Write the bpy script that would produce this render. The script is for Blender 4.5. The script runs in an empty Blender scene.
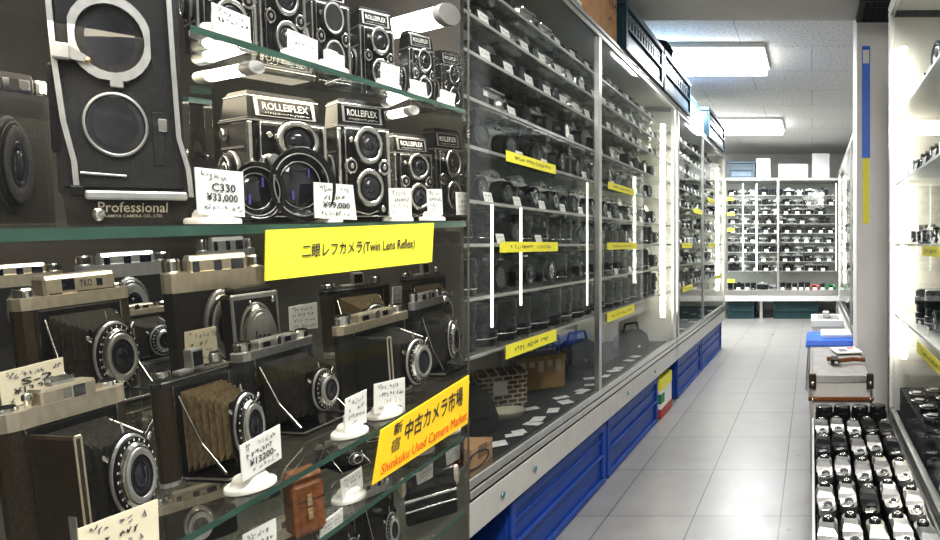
import bpy, math, random
from mathutils import Vector, Matrix
R = math.radians
PI = math.pi
random.seed(7)
scn = bpy.context.scene
col = scn.collection

# ---------------------------------------------------------------- camera geometry
F, U0, V0, H = 600.0, 812.0, 244.0, 0.93      # focal length (px), vanishing point (px), eye height (m)

def P(u, v, Y):
    return Vector(((u - U0) / F * Y, Y, H + (V0 - v) / F * Y))

def PX(u, v, X):
    return P(u, v, F * X / (u - U0))

def proj(p):
    return (U0 + F * p[0] / p[1], V0 - F * (p[2] - H) / p[1])

cam = bpy.data.cameras.new('camera')
cam.sensor_fit = 'HORIZONTAL'
cam.sensor_width = 36.0
cam.lens = 36.0 * F / 940.0
cam.shift_x = (470.0 - U0) / 940.0
cam.shift_y = (V0 - 270.0) / 940.0
cam.clip_start = 0.02
cam_o = bpy.data.objects.new('camera', cam)
cam_o.location = (0, 0, H)
cam_o.rotation_euler = (PI / 2, 0, 0)
col.objects.link(cam_o)
scn.camera = cam_o

# ---------------------------------------------------------------- materials
M = {}

def mat(name, base, rough=0.5, metal=0.0, noise=0.0, scale=40.0, bump=0.0, bscale=None, emis=None, es=0.0, spec=0.5, coat=0.0):
    m = bpy.data.materials.new(name)
    m.use_nodes = True
    nt = m.node_tree
    b = nt.nodes['Principled BSDF']
    b.inputs['Base Color'].default_value = (*base, 1)
    b.inputs['Roughness'].default_value = rough
    b.inputs['Metallic'].default_value = metal
    b.inputs['Specular IOR Level'].default_value = spec
    b.inputs['Coat Weight'].default_value = coat
    if noise or bump:
        tc = nt.nodes.new('ShaderNodeTexCoord')
        n = nt.nodes.new('ShaderNodeTexNoise')
        n.inputs['Scale'].default_value = scale
        n.inputs['Detail'].default_value = 4
        nt.links.new(tc.outputs['Object'], n.inputs['Vector'])
        if noise:
            r = nt.nodes.new('ShaderNodeValToRGB')
            r.color_ramp.elements[0].position = 0.3
            r.color_ramp.elements[1].position = 0.7
            lo = [max(0, c * (1 - noise)) for c in base]
            hi = [min(1, c * (1 + noise)) for c in base]
            r.color_ramp.elements[0].color = (*lo, 1)
            r.color_ramp.elements[1].color = (*hi, 1)
            nt.links.new(n.outputs['Fac'], r.inputs['Fac'])
            nt.links.new(r.outputs['Color'], b.inputs['Base Color'])
        if bump:
            n2 = nt.nodes.new('ShaderNodeTexNoise')
            n2.inputs['Scale'].default_value = bscale or scale
            n2.inputs['Detail'].default_value = 3
            nt.links.new(tc.outputs['Object'], n2.inputs['Vector'])
            bp = nt.nodes.new('ShaderNodeBump')
            bp.inputs['Strength'].default_value = bump
            bp.inputs['Distance'].default_value = 0.002
            nt.links.new(n2.outputs['Fac'], bp.inputs['Height'])
            nt.links.new(bp.outputs['Normal'], b.inputs['Normal'])
    if emis:
        b.inputs['Emission Color'].default_value = (*emis, 1)
        b.inputs['Emission Strength'].default_value = es
    M[name] = m
    return m

mat('leather', (0.022, 0.021, 0.02), 0.55, noise=0.35, scale=500, bump=0.5, bscale=900, spec=0.22)
mat('leather_grey', (0.03, 0.03, 0.032), 0.5, noise=0.3, scale=300, bump=0.4, bscale=900, spec=0.22)
mat('leather_warm', (0.05, 0.038, 0.025), 0.45, noise=0.35, scale=300, bump=0.5, bscale=800, spec=0.22)
mat('black', (0.015, 0.015, 0.016), 0.3, noise=0.3, scale=60, spec=0.22)
mat('black_gloss', (0.01, 0.01, 0.011), 0.12, noise=0.2, scale=50, coat=0.4)
mat('plum_black', (0.03, 0.026, 0.022), 0.35, noise=0.3, scale=80, spec=0.22)
mat('bellows', (0.04, 0.036, 0.03), 0.5, noise=0.4, scale=200, bump=0.3, bscale=500, spec=0.22)
mat('bellows_brown', (0.14, 0.10, 0.05), 0.5, noise=0.4, scale=200, bump=0.3, bscale=500)
mat('tray_silver', (0.40, 0.40, 0.395), 0.3, 0.85, noise=0.12, scale=60)
mat('dull_metal', (0.50, 0.50, 0.495), 0.4, 0.7, noise=0.1, scale=90)
mat('chrome', (0.80, 0.79, 0.77), 0.16, 1.0, noise=0.08, scale=60)
mat('satin', (0.56, 0.555, 0.54), 0.33, 0.8, noise=0.1, scale=120, bump=0.05, bscale=900)
mat('satin_warm', (0.66, 0.585, 0.46), 0.32, 0.75, noise=0.1, scale=120)
mat('brass', (0.78, 0.58, 0.28), 0.25, 1.0, noise=0.1, scale=80)
mat('glass_dark', (0.012, 0.013, 0.02), 0.04, noise=0.5, scale=30, spec=0.9, coat=1.0)
mat('white_card', (0.88, 0.87, 0.83), 0.7, noise=0.03, scale=60)
mat('cream_card', (0.88, 0.80, 0.62), 0.7, noise=0.03, scale=60)
mat('white_plastic', (0.86, 0.84, 0.78), 0.4, noise=0.03, scale=60)
mat('cream_plastic', (0.85, 0.78, 0.60), 0.4, noise=0.03, scale=60)
mat('ink', (0.04, 0.04, 0.05), 0.6, noise=0.2, scale=90)
mat('ink_soft', (0.25, 0.25, 0.27), 0.6, noise=0.2, scale=90)
mat('red_ink', (0.75, 0.05, 0.02), 0.6, noise=0.1, scale=90)
mat('yellow', (0.93, 0.86, 0.07), 0.5, noise=0.04, scale=30)
mat('yellow_gold', (0.95, 0.62, 0.03), 0.5, noise=0.04, scale=30)
mat('tan_leather', (0.22, 0.08, 0.025), 0.4, noise=0.35, scale=90, bump=0.3, bscale=400)
mat('dark_red', (0.28, 0.03, 0.02), 0.45, noise=0.3, scale=60)
mat('navy_case', (0.02, 0.025, 0.05), 0.45, noise=0.3, scale=60)
mat('blue_plastic', (0.016, 0.075, 0.36), 0.42, noise=0.12, scale=12, bump=0.05, bscale=60)
mat('blue_bright', (0.03, 0.16, 0.70), 0.4, noise=0.1, scale=20)
mat('dark_green', (0.012, 0.045, 0.05), 0.4, noise=0.2, scale=20)
mat('teal_crate', (0.02, 0.06, 0.085), 0.4, noise=0.15, scale=20)
mat('crate_light', (0.10, 0.165, 0.22), 0.4, noise=0.15, scale=20)
mat('alu', (0.74, 0.73, 0.70), 0.28, 1.0, noise=0.06, scale=30)
mat('alu_white', (0.62, 0.605, 0.575), 0.4, noise=0.05, scale=20)
mat('frame_white', (0.68, 0.67, 0.645), 0.4, noise=0.04, scale=20)
mat('grey_back', (0.30, 0.29, 0.27), 0.6, noise=0.12, scale=8)
mat('warm_back', (0.56, 0.52, 0.42), 0.6, noise=0.15, scale=6)
mat('near_back', (0.42, 0.40, 0.36), 0.6, noise=0.06, scale=6)
mat('case_top', (0.42, 0.40, 0.37), 0.6, noise=0.12, scale=25)
mat('show_back', (0.085, 0.073, 0.06), 0.35, noise=0.35, scale=5)
mat('black_cloth', (0.02, 0.021, 0.024), 0.8, noise=0.4, scale=60, bump=0.3, bscale=200, spec=0.22)
mat('cardboard', (0.50, 0.29, 0.14), 0.8, noise=0.12, scale=25)
mat('cardboard_dark', (0.24, 0.13, 0.06), 0.8, noise=0.15, scale=25)
mat('mustard_box', (0.34, 0.20, 0.06), 0.7, noise=0.2, scale=25)
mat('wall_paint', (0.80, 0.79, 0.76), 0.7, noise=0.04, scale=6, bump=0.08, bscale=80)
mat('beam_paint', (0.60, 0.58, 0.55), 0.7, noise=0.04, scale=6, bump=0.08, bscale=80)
mat('pillar_paint', (0.82, 0.80, 0.77), 0.6, noise=0.04, scale=6, bump=0.05, bscale=80)
mat('styrofoam', (0.86, 0.86, 0.85), 0.6, noise=0.03, scale=40)
mat('teal_dot', (0.01, 0.24, 0.26), 0.4, noise=0.1, scale=40)
mat('green_item', (0.03, 0.25, 0.10), 0.5, noise=0.1, scale=40)
mat('red_item', (0.45, 0.06, 0.05), 0.5, noise=0.1, scale=40)
mat('purple_bar', (0.10, 0.06, 0.30), 0.5, noise=0.3, scale=40)
mat('reflection_glow', (1, 1, 1), 0.5, noise=0.01, scale=5, emis=(1.0, 0.98, 0.94), es=14)  # glow that imitates reflections in the showcase glass
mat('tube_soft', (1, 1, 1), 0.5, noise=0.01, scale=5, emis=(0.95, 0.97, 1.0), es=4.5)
mat('tube_warm', (1, 1, 1), 0.5, noise=0.01, scale=5, emis=(1.0, 0.95, 0.80), es=13)
mat('reflection_slim', (1, 1, 1), 0.5, noise=0.01, scale=5, emis=(1.0, 0.96, 0.85), es=1.6)  # glow of slim rods imitating light mirrored in a cabinet pane
mat('panel_glow', (1, 1, 1), 0.5, noise=0.01, scale=5, emis=(0.95, 0.97, 1.0), es=10)
mat('vent_dark', (0.05, 0.06, 0.07), 0.6, noise=0.2, scale=30)
mat('shelf_edge', (0.06, 0.12, 0.095), 0.15, noise=0.25, scale=20, coat=0.5)
mat('shelf_lip', (0.40, 0.395, 0.36), 0.35, noise=0.08, scale=20)
mat('shelf_white', (0.80, 0.79, 0.74), 0.4, noise=0.04, scale=20)

def node_mat(name):
    m = bpy.data.materials.new(name)
    m.use_nodes = True
    nt = m.node_tree
    nt.nodes.clear()
    out = nt.nodes.new('ShaderNodeOutputMaterial')
    M[name] = m
    return nt, out

def glass(name, tint, base_refl, rough=0.02, haze=0.0, hazecol=(0.8, 0.8, 0.8), gain=1.0):
    """thin pane: mostly clear, a Fresnel share mirrors the room, a little diffuse haze is mixed in"""
    nt, out = node_mat(name)
    tr = nt.nodes.new('ShaderNodeBsdfTransparent'); tr.inputs[0].default_value = (*tint, 1)
    gl = nt.nodes.new('ShaderNodeBsdfGlossy'); gl.inputs['Roughness'].default_value = rough
    gl.inputs['Color'].default_value = (0.95, 0.97, 0.97, 1)
    lw = nt.nodes.new('ShaderNodeLayerWeight'); lw.inputs['Blend'].default_value = 0.5
    fr = nt.nodes.new('ShaderNodeMath'); fr.operation = 'POWER'; fr.inputs[1].default_value = 5.0
    nt.links.new(lw.outputs['Facing'], fr.inputs[0])
    ma = nt.nodes.new('ShaderNodeMath'); ma.operation = 'MULTIPLY_ADD'; ma.use_clamp = True
    ma.inputs[1].default_value = gain; ma.inputs[2].default_value = base_refl
    nt.links.new(fr.outputs[0], ma.inputs[0])
    mx = nt.nodes.new('ShaderNodeMixShader')
    nt.links.new(ma.outputs[0], mx.inputs[0]); nt.links.new(tr.outputs[0], mx.inputs[1]); nt.links.new(gl.outputs[0], mx.inputs[2])
    last = mx
    if haze:
        df = nt.nodes.new('ShaderNodeBsdfDiffuse'); df.inputs[0].default_value = (*hazecol, 1)
        tc = nt.nodes.new('ShaderNodeTexCoord'); n = nt.nodes.new('ShaderNodeTexNoise'); n.inputs['Scale'].default_value = 6
        nt.links.new(tc.outputs['Object'], n.inputs['Vector'])
        mm = nt.nodes.new('ShaderNodeMath'); mm.operation = 'MULTIPLY'; mm.inputs[1].default_value = haze * 2
        nt.links.new(n.outputs['Fac'], mm.inputs[0])
        m2 = nt.nodes.new('ShaderNodeMixShader')
        nt.links.new(mm.outputs[0], m2.inputs[0]); nt.links.new(mx.outputs[0], m2.inputs[1]); nt.links.new(df.outputs[0], m2.inputs[2])
        last = m2
    nt.links.new(last.outputs[0], out.inputs[0])

glass('pane', (0.98, 0.99, 0.985), 0.018, haze=0.003, gain=0.45)
glass('pane_side', (0.98, 0.99, 0.985), 0.012, haze=0.003, gain=0.15)
glass('pane_show', (0.98, 0.985, 0.98), 0.015, haze=0.004, gain=0.7)
glass('shelf_glass', (0.975, 0.98, 0.968), 0.03, haze=0.014, hazecol=(0.55, 0.50, 0.42))
glass('shelf_pale', (0.90, 0.92, 0.90), 0.04, haze=0.12, hazecol=(0.6, 0.58, 0.5))

def floor_mat():
    m = bpy.data.materials.new('vinyl_tile'); m.use_nodes = True
    nt = m.node_tree; b = nt.nodes['Principled BSDF']
    tc = nt.nodes.new('ShaderNodeTexCoord'); mp = nt.nodes.new('ShaderNodeMapping')
    mp.inputs['Location'].default_value = (0.4035, -2.052 + 0.42 * 6, 0)
    nt.links.new(tc.outputs['Object'], mp.inputs['Vector'])
    br = nt.nodes.new('ShaderNodeTexBrick')
    br.offset = 0.0; br.squash = 1.0
    br.inputs['Scale'].default_value = 1.0
    br.inputs['Brick Width'].default_value = 0.296
    br.inputs['Row Height'].default_value = 0.42
    br.inputs['Mortar Size'].default_value = 0.0022
    br.inputs['Mortar Smooth'].default_value = 0.3
    br.inputs['Color1'].default_value = (0.295, 0.288, 0.276, 1)
    br.inputs['Color2'].default_value = (0.315, 0.308, 0.296, 1)
    br.inputs['Mortar'].default_value = (0.06, 0.06, 0.06, 1)
    nt.links.new(mp.outputs[0], br.inputs['Vector'])
    n = nt.nodes.new('ShaderNodeTexNoise'); n.inputs['Scale'].default_value = 9; n.inputs['Detail'].default_value = 8
    nt.links.new(tc.outputs['Object'], n.inputs['Vector'])
    rp = nt.nodes.new('ShaderNodeValToRGB')
    rp.color_ramp.elements[0].position = 0.35; rp.color_ramp.elements[0].color = (0.87, 0.865, 0.85, 1)
    rp.color_ramp.elements[1].position = 0.65; rp.color_ramp.elements[1].color = (1, 1, 1, 1)
    nt.links.new(n.outputs['Fac'], rp.inputs['Fac'])
    mx = nt.nodes.new('ShaderNodeMixRGB'); mx.blend_type = 'MULTIPLY'; mx.inputs[0].default_value = 1
    nt.links.new(br.outputs['Color'], mx.inputs[1]); nt.links.new(rp.outputs['Color'], mx.inputs[2])
    nt.links.new(mx.outputs[0], b.inputs['Base Color'])
    r2 = nt.nodes.new('ShaderNodeMapRange'); r2.inputs['To Min'].default_value = 0.22; r2.inputs['To Max'].default_value = 0.42
    nt.links.new(n.outputs['Fac'], r2.inputs['Value']); nt.links.new(r2.outputs[0], b.inputs['Roughness'])
    bp = nt.nodes.new('ShaderNodeBump'); bp.inputs['Strength'].default_value = 0.05; bp.inputs['Distance'].default_value = 0.01
    nt.links.new(n.outputs['Fac'], bp.inputs['Height']); nt.links.new(bp.outputs['Normal'], b.inputs['Normal'])
    M['floor'] = m
floor_mat()

def ceiling_mat():
    m = bpy.data.materials.new('ceiling_board'); m.use_nodes = True
    nt = m.node_tree; b = nt.nodes['Principled BSDF']; b.inputs['Roughness'].default_value = 0.9
    tc = nt.nodes.new('ShaderNodeTexCoord')
    br = nt.nodes.new('ShaderNodeTexBrick'); br.offset = 0.5
    br.inputs['Scale'].default_value = 1.0; br.inputs['Brick Width'].default_value = 0.9; br.inputs['Row Height'].default_value = 0.55
    br.inputs['Mortar Size'].default_value = 0.003
    br.inputs['Color1'].default_value = (0.80, 0.80, 0.78, 1); br.inputs['Color2'].default_value = (0.78, 0.78, 0.76, 1)
    br.inputs['Mortar'].default_value = (0.5, 0.5, 0.49, 1)
    nt.links.new(tc.outputs['Object'], br.inputs['Vector'])
    n = nt.nodes.new('ShaderNodeTexNoise'); n.inputs['Scale'].default_value = 60; n.inputs['Detail'].default_value = 6
    nt.links.new(tc.outputs['Object'], n.inputs['Vector'])
    rp = nt.nodes.new('ShaderNodeValToRGB')
    rp.color_ramp.elements[0].position = 0.36; rp.color_ramp.elements[0].color = (0.72, 0.72, 0.72, 1)
    rp.color_ramp.elements[1].position = 0.5; rp.color_ramp.elements[1].color = (1, 1, 1, 1)
    nt.links.new(n.outputs['Fac'], rp.inputs['Fac'])
    mx = nt.nodes.new('ShaderNodeMixRGB'); mx.blend_type = 'MULTIPLY'; mx.inputs[0].default_value = 1
    nt.links.new(br.outputs['Color'], mx.inputs[1]); nt.links.new(rp.outputs['Color'], mx.inputs[2])
    nt.links.new(mx.outputs[0], b.inputs['Base Color'])
    M['ceiling'] = m
ceiling_mat()

def weave_mat():
    m = bpy.data.materials.new('check_weave'); m.use_nodes = True
    nt = m.node_tree; b = nt.nodes['Principled BSDF']; b.inputs['Roughness'].default_value = 0.7
    tc = nt.nodes.new('ShaderNodeTexCoord')
    mp = nt.nodes.new('ShaderNodeMapping'); mp.inputs['Rotation'].default_value = (PI / 2, 0, 0)
    nt.links.new(tc.outputs['Object'], mp.inputs[0])
    br = nt.nodes.new('ShaderNodeTexBrick'); br.inputs['Scale'].default_value = 1.0
    br.inputs['Brick Width'].default_value = 0.03; br.inputs['Row Height'].default_value = 0.016; br.inputs['Mortar Size'].default_value = 0.003
    br.inputs['Color1'].default_value = (0.07, 0.03, 0.015, 1); br.inputs['Color2'].default_value = (0.10, 0.05, 0.03, 1); br.inputs['Mortar'].default_value = (0.55, 0.48, 0.38, 1)
    nt.links.new(mp.outputs[0], br.inputs['Vector']); nt.links.new(br.outputs['Color'], b.inputs['Base Color'])
    M['weave'] = m
weave_mat()

# ---------------------------------------------------------------- mesh builder
FONT_CACHE = {}

def text_geo(body):
    if body not in FONT_CACHE:
        c = bpy.data.curves.new('t', 'FONT'); c.body = body; c.resolution_u = 2; c.offset = 0.0 if body == '宿' or 'Market' in body else 0.012
        o = bpy.data.objects.new('t', c); col.objects.link(o)
        dg = bpy.context.evaluated_depsgraph_get()
        me = bpy.data.meshes.new_from_object(o.evaluated_get(dg))
        vs = [(v.co.x, v.co.y) for v in me.vertices]; fs = [list(p.vertices) for p in me.polygons]
        bpy.data.objects.remove(o); bpy.data.curves.remove(c); bpy.data.meshes.remove(me)
        x0 = min(v[0] for v in vs); x1 = max(v[0] for v in vs); y0 = min(v[1] for v in vs); y1 = max(v[1] for v in vs)
        FONT_CACHE[body] = ([((v[0] - x0) / (x1 - x0), (v[1] - y0) / (y1 - y0)) for v in vs], fs)
    return FONT_CACHE[body]

def axis_matrix(d):
    d = Vector(d).normalized()
    return d.to_track_quat('Z', 'Y').to_matrix().to_4x4()

class MB:
    def __init__(s):
        s.v, s.f, s.m, s.sm, s.mats = [], [], [], [], []
    def mi(s, m):
        if m not in s.mats: s.mats.append(m)
        return s.mats.index(m)
    def add(s, vs, fs, m, T=None, smooth=False):
        o = len(s.v); k = s.mi(m)
        for v in vs:
            v = Vector(v)
            s.v.append(tuple(T @ v) if T is not None else tuple(v))
        for f in fs:
            s.f.append([i + o for i in f]); s.m.append(k); s.sm.append(smooth)
        return s
    def box(s, x0, x1, y0, y1, z0, z1, m, bev=0.0, T=None):
        if x0 > x1: x0, x1 = x1, x0
        if y0 > y1: y0, y1 = y1, y0
        if z0 > z1: z0, z1 = z1, z0
        b = min(bev, (x1 - x0) * .45, (y1 - y0) * .45, (z1 - z0) * .45)
        if b <= 0:
            vs = [(x, y, z) for x in (x0, x1) for y in (y0, y1) for z in (z0, z1)]
            fs = [(0, 1, 3, 2), (4, 6, 7, 5), (0, 4, 5, 1), (2, 3, 7, 6), (0, 2, 6, 4), (1, 5, 7, 3)]
            return s.add(vs, fs, m, T)
        vs, idx = [], {}
        X, Y, Z = (x0, x1), (y0, y1), (z0, z1)
        sg = (1, -1)
        for i in (0, 1):
            for j in (0, 1):
                for k in (0, 1):
                    for a in range(3):
                        p = [X[i] + sg[i] * b, Y[j] + sg[j] * b, Z[k] + sg[k] * b]
                        p[a] = (X[i], Y[j], Z[k])[a]
                        idx[i, j, k, a] = len(vs); vs.append(tuple(p))
        fs = []
        for i in (0, 1):
            q = [idx[i, 0, 0, 0], idx[i, 1, 0, 0], idx[i, 1, 1, 0], idx[i, 0, 1, 0]]; fs.append(q if i else q[::-1])
            q = [idx[0, i, 0, 1], idx[0, i, 1, 1], idx[1, i, 1, 1], idx[1, i, 0, 1]]; fs.append(q if i else q[::-1])
            q = [idx[0, 0, i, 2], idx[1, 0, i, 2], idx[1, 1, i, 2], idx[0, 1, i, 2]]; fs.append(q if i else q[::-1])
        for i in (0, 1):
            for j in (0, 1):
                fs.append([idx[i, j, 0, 0], idx[i, j, 1, 0], idx[i, j, 1, 1], idx[i, j, 0, 1]])
                fs.append([idx[i, 0, j, 0], idx[i, 1, j, 0], idx[i, 1, j, 2], idx[i, 0, j, 2]])
                fs.append([idx[0, i, j, 1], idx[1, i, j, 1], idx[1, i, j, 2], idx[0, i, j, 2]])
        for i in (0, 1):
            for j in (0, 1):
                for k in (0, 1):
                    fs.append([idx[i, j, k, 0], idx[i, j, k, 1], idx[i, j, k, 2]])
        return s.add(vs, fs, m, T)
    def lathe(s, prof, m, o=(0, 0, 0), d=(0, 0, 1), seg=20, smooth=True, cap=True, sx=1.0, sy=1.0):
        """prof: (radius, height) pairs along d"""
        T = Matrix.Translation(Vector(o)) @ axis_matrix(d)
        vs, fs = [], []
        n = len(prof)
        for r, h in prof:
            for k in range(seg):
                a = 2 * PI * k / seg
                vs.append((r * math.cos(a) * sx, r * math.sin(a) * sy, h))
        for i in range(n - 1):
            for k in range(seg):
                k2 = (k + 1) % seg
                fs.append([i * seg + k, i * seg + k2, (i + 1) * seg + k2, (i + 1) * seg + k])
        s.add(vs, fs, m, T, smooth)
        if cap:
            for i in (0, n - 1):
                if prof[i][0] > 1e-6:
                    ring = [(prof[i][0] * math.cos(2 * PI * k / seg) * sx, prof[i][0] * math.sin(2 * PI * k / seg) * sy, prof[i][1]) for k in range(seg)]
                    s.add(ring, [list(range(seg)) if i else list(range(seg))[::-1]], m, T, False)
        return s
    def cyl(s, o, d, r, h, m, seg=16):
        return s.lathe([(r, 0), (r, h)], m, o, d, seg)
    def knob(s, o, d, r, h, m, seg=20):
        b = min(r, h) * .18
        return s.lathe([(r - b, 0), (r, b), (r, h - b), (r - b, h)], m, o, d, seg, smooth=False)
    def ring(s, o, d, r0, r1, h, m, seg=28):
        return s.lathe([(r0, 0), (r1, 0), (r1, h * .7), (r1 - h * .3, h), (r0, h), (r0, 0)], m, o, d, seg, cap=False)
    def tube(s, p, q, r, m, seg=10):
        p, q = Vector(p), Vector(q)
        return s.lathe([(r, 0), (r, (q - p).length)], m, p, q - p, seg)
    def path(s, pts, r, m, seg=8):
        for a, b in zip(pts, pts[1:]): s.tube(a, b, r, m, seg)
        return s
    def prism(s, poly, lo, hi, m, axis='z', T=None, smooth=False):
        n = len(poly)
        def mk(a, b, h):
            return (a, b, h) if axis == 'z' else ((a, h, b) if axis == 'y' else (h, a, b))
        vs = [mk(a, b, lo) for a, b in poly] + [mk(a, b, hi) for a, b in poly]
        fs = [list(range(n))[::-1], list(range(n, 2 * n))]
        for i in range(n):
            j = (i + 1) % n
            fs.append([i, j, n + j, n + i])
        return s.add(vs, fs, m, T)
    def loft(s, loops, m, cap=True):
        n = len(loops[0]); vs = [p for l in loops for p in l]; fs = []
        for i in range(len(loops) - 1):
            for k in range(n):
                j = (k + 1) % n
                fs.append([i * n + k, i * n + j, (i + 1) * n + j, (i + 1) * n + k])
        if cap:
            fs.append(list(range(n))[::-1]); fs.append([(len(loops) - 1) * n + k for k in range(n)])
        return s.add(vs, fs, m)
    def quad(s, a, b, c, d, m):
        return s.add([a, b, c, d], [[0, 1, 2, 3]], m)
    def qtext(s, Q, body, s0, s1, t0, t1, m, off):
        """lettering laid on the quad Q=(TL,TR,BR,BL), s along, t down (0..1)"""
        vs, fs = text_geo(body)
        TL, TR, BR, BL = [Vector(q) for q in Q]
        off = Vector(off); out = []
        for x, y in vs:
            a = s0 + (s1 - s0) * x; b = t1 + (t0 - t1) * y
            out.append(TL.lerp(TR, a).lerp(BL.lerp(BR, a), b) + off)
        return s.add(out, fs, m)
    def scribble(s, Q, s0, s1, t, hgt, m, off, rnd, fill=0.75):
        """an illegible handwritten line: short crossing pen strokes"""
        TL, TR, BR, BL = [Vector(q) for q in Q]; off = Vector(off)
        def pt(a, b): return TL.lerp(TR, a).lerp(BL.lerp(BR, a), b) + off
        asp = (TL - BL).length / max(1e-6, (TL - TR).length)
        a = s0
        while a < s1:
            w = hgt * asp * rnd.uniform(.5, 1.0)
            if rnd.random() < fill:
                for _ in range(3):
                    x0, y0 = a + rnd.uniform(0, w), t + rnd.uniform(-.5, .5) * hgt
                    x1, y1 = a + rnd.uniform(0, w), t + rnd.uniform(-.5, .5) * hgt
                    th = hgt * .08
                    dx, dy = (x1 - x0) / asp, y1 - y0; L = math.hypot(dx, dy) + 1e-6
                    nx, ny = -dy / L * th * asp, dx / L * th
                    s.add([pt(x0 + nx, y0 + ny), pt(x1 + nx, y1 + ny), pt(x1 - nx, y1 - ny), pt(x0 - nx, y0 - ny)], [[0, 1, 2, 3]], m)
            a += w + hgt * asp * .15
        return s
    def mesh(s, name):
        me = bpy.data.meshes.new(name)
        me.from_pydata(s.v, [], s.f)
        for m in s.mats: me.materials.append(M[m])
        me.polygons.foreach_set('material_index', s.m)
        me.polygons.foreach_set('use_smooth', s.sm)
        me.update()
        return me
    def obj(s, name, parent=None):
        o = bpy.data.objects.new(name, s.mesh(name)); col.objects.link(o)
        if parent: o.parent = parent
        return o

def tag(o, label=None, cat=None, group=None, kind=None):
    if label: o['label'] = label
    if cat: o['category'] = cat
    if group: o['group'] = group
    if kind: o['kind'] = kind
    return o

def empty(name, loc=(0, 0, 0), rz=0.0):
    o = bpy.data.objects.new(name, None); o.empty_display_size = 0.05
    o.location = loc; o.rotation_euler = (0, 0, rz); col.objects.link(o)
    return o

def structure(name, mb):
    o = mb.obj(name); o['kind'] = 'structure'
    return o

# a kind = name + list of (part name, MB, [(sub-part name, MB, ...)]) ; copies share the mesh data
KINDS = {}
class Kind:
    def __init__(s, name, parts):
        s.name = name
        s.pts = [v for p in parts for mb in [p[1]] + [q[1] for q in (p[2] if len(p) > 2 else [])] for v in mb.v]
        s.parts = [(p[0], p[1].mesh(p[0]), [(q[0], q[1].mesh(q[0])) for q in (p[2] if len(p) > 2 else [])]) for p in parts]
    def put(s, Mx, label, cat, group=None, name=None):
        if len(s.parts) == 1 and not s.parts[0][2]:
            r = bpy.data.objects.new(name or s.name, s.parts[0][1]); col.objects.link(r)
            r.matrix_world = Mx
            return tag(r, label, cat, group)
        r = bpy.data.objects.new(name or s.name, None); r.empty_display_size = .03; col.objects.link(r)
        r.matrix_world = Mx
        for pn, me, subs in s.parts:
            o = bpy.data.objects.new(pn, me); o.parent = r; col.objects.link(o)
            for sn, sm in subs:
                q = bpy.data.objects.new(sn, sm); q.parent = o; col.objects.link(q)
        return tag(r, label, cat, group)

# ================================================================ camera kinds (front = -Y, width = X, base z = 0)
FR = (0, -1, 0)

def lens_stack(mb, o, d, spec):
    """spec: list of (r0,r1,h,mat) rings stacked along d"""
    o = Vector(o); d = Vector(d).normalized(); h = 0
    for r0, r1, hh, m in spec:
        b = hh * .12
        mb.lathe([(r0 - .0006, 0), (r0, b), (r1, hh - b), (r1 - .0008, hh)], m, o + d * h, d, 28, smooth=False)
        h += hh
    return o + d * h

def glass_eye(r, o, d, deep=.003):
    g = MB()
    g.lathe([(r, 0), (r * .92, .0012), (r * .8, .0006), (r * .62, -.0005), (r * .55, .0008), (r * .3, .0020), (0.0001, .0026)], 'glass_dark', o, d, 24)
    return g

def round_body(w, d, h, z0=0.0, cut=.3, n=5):
    """plan outline with rounded ends"""
    r = d / 2; pts = []
    for sx, a0 in ((1, -PI / 2), (-1, PI / 2)):
        for k in range(n + 1):
            a = a0 + PI * k / n
            pts.append((sx * (w / 2 - r) + r * math.cos(a), r * math.sin(a)))
    return pts

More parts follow.
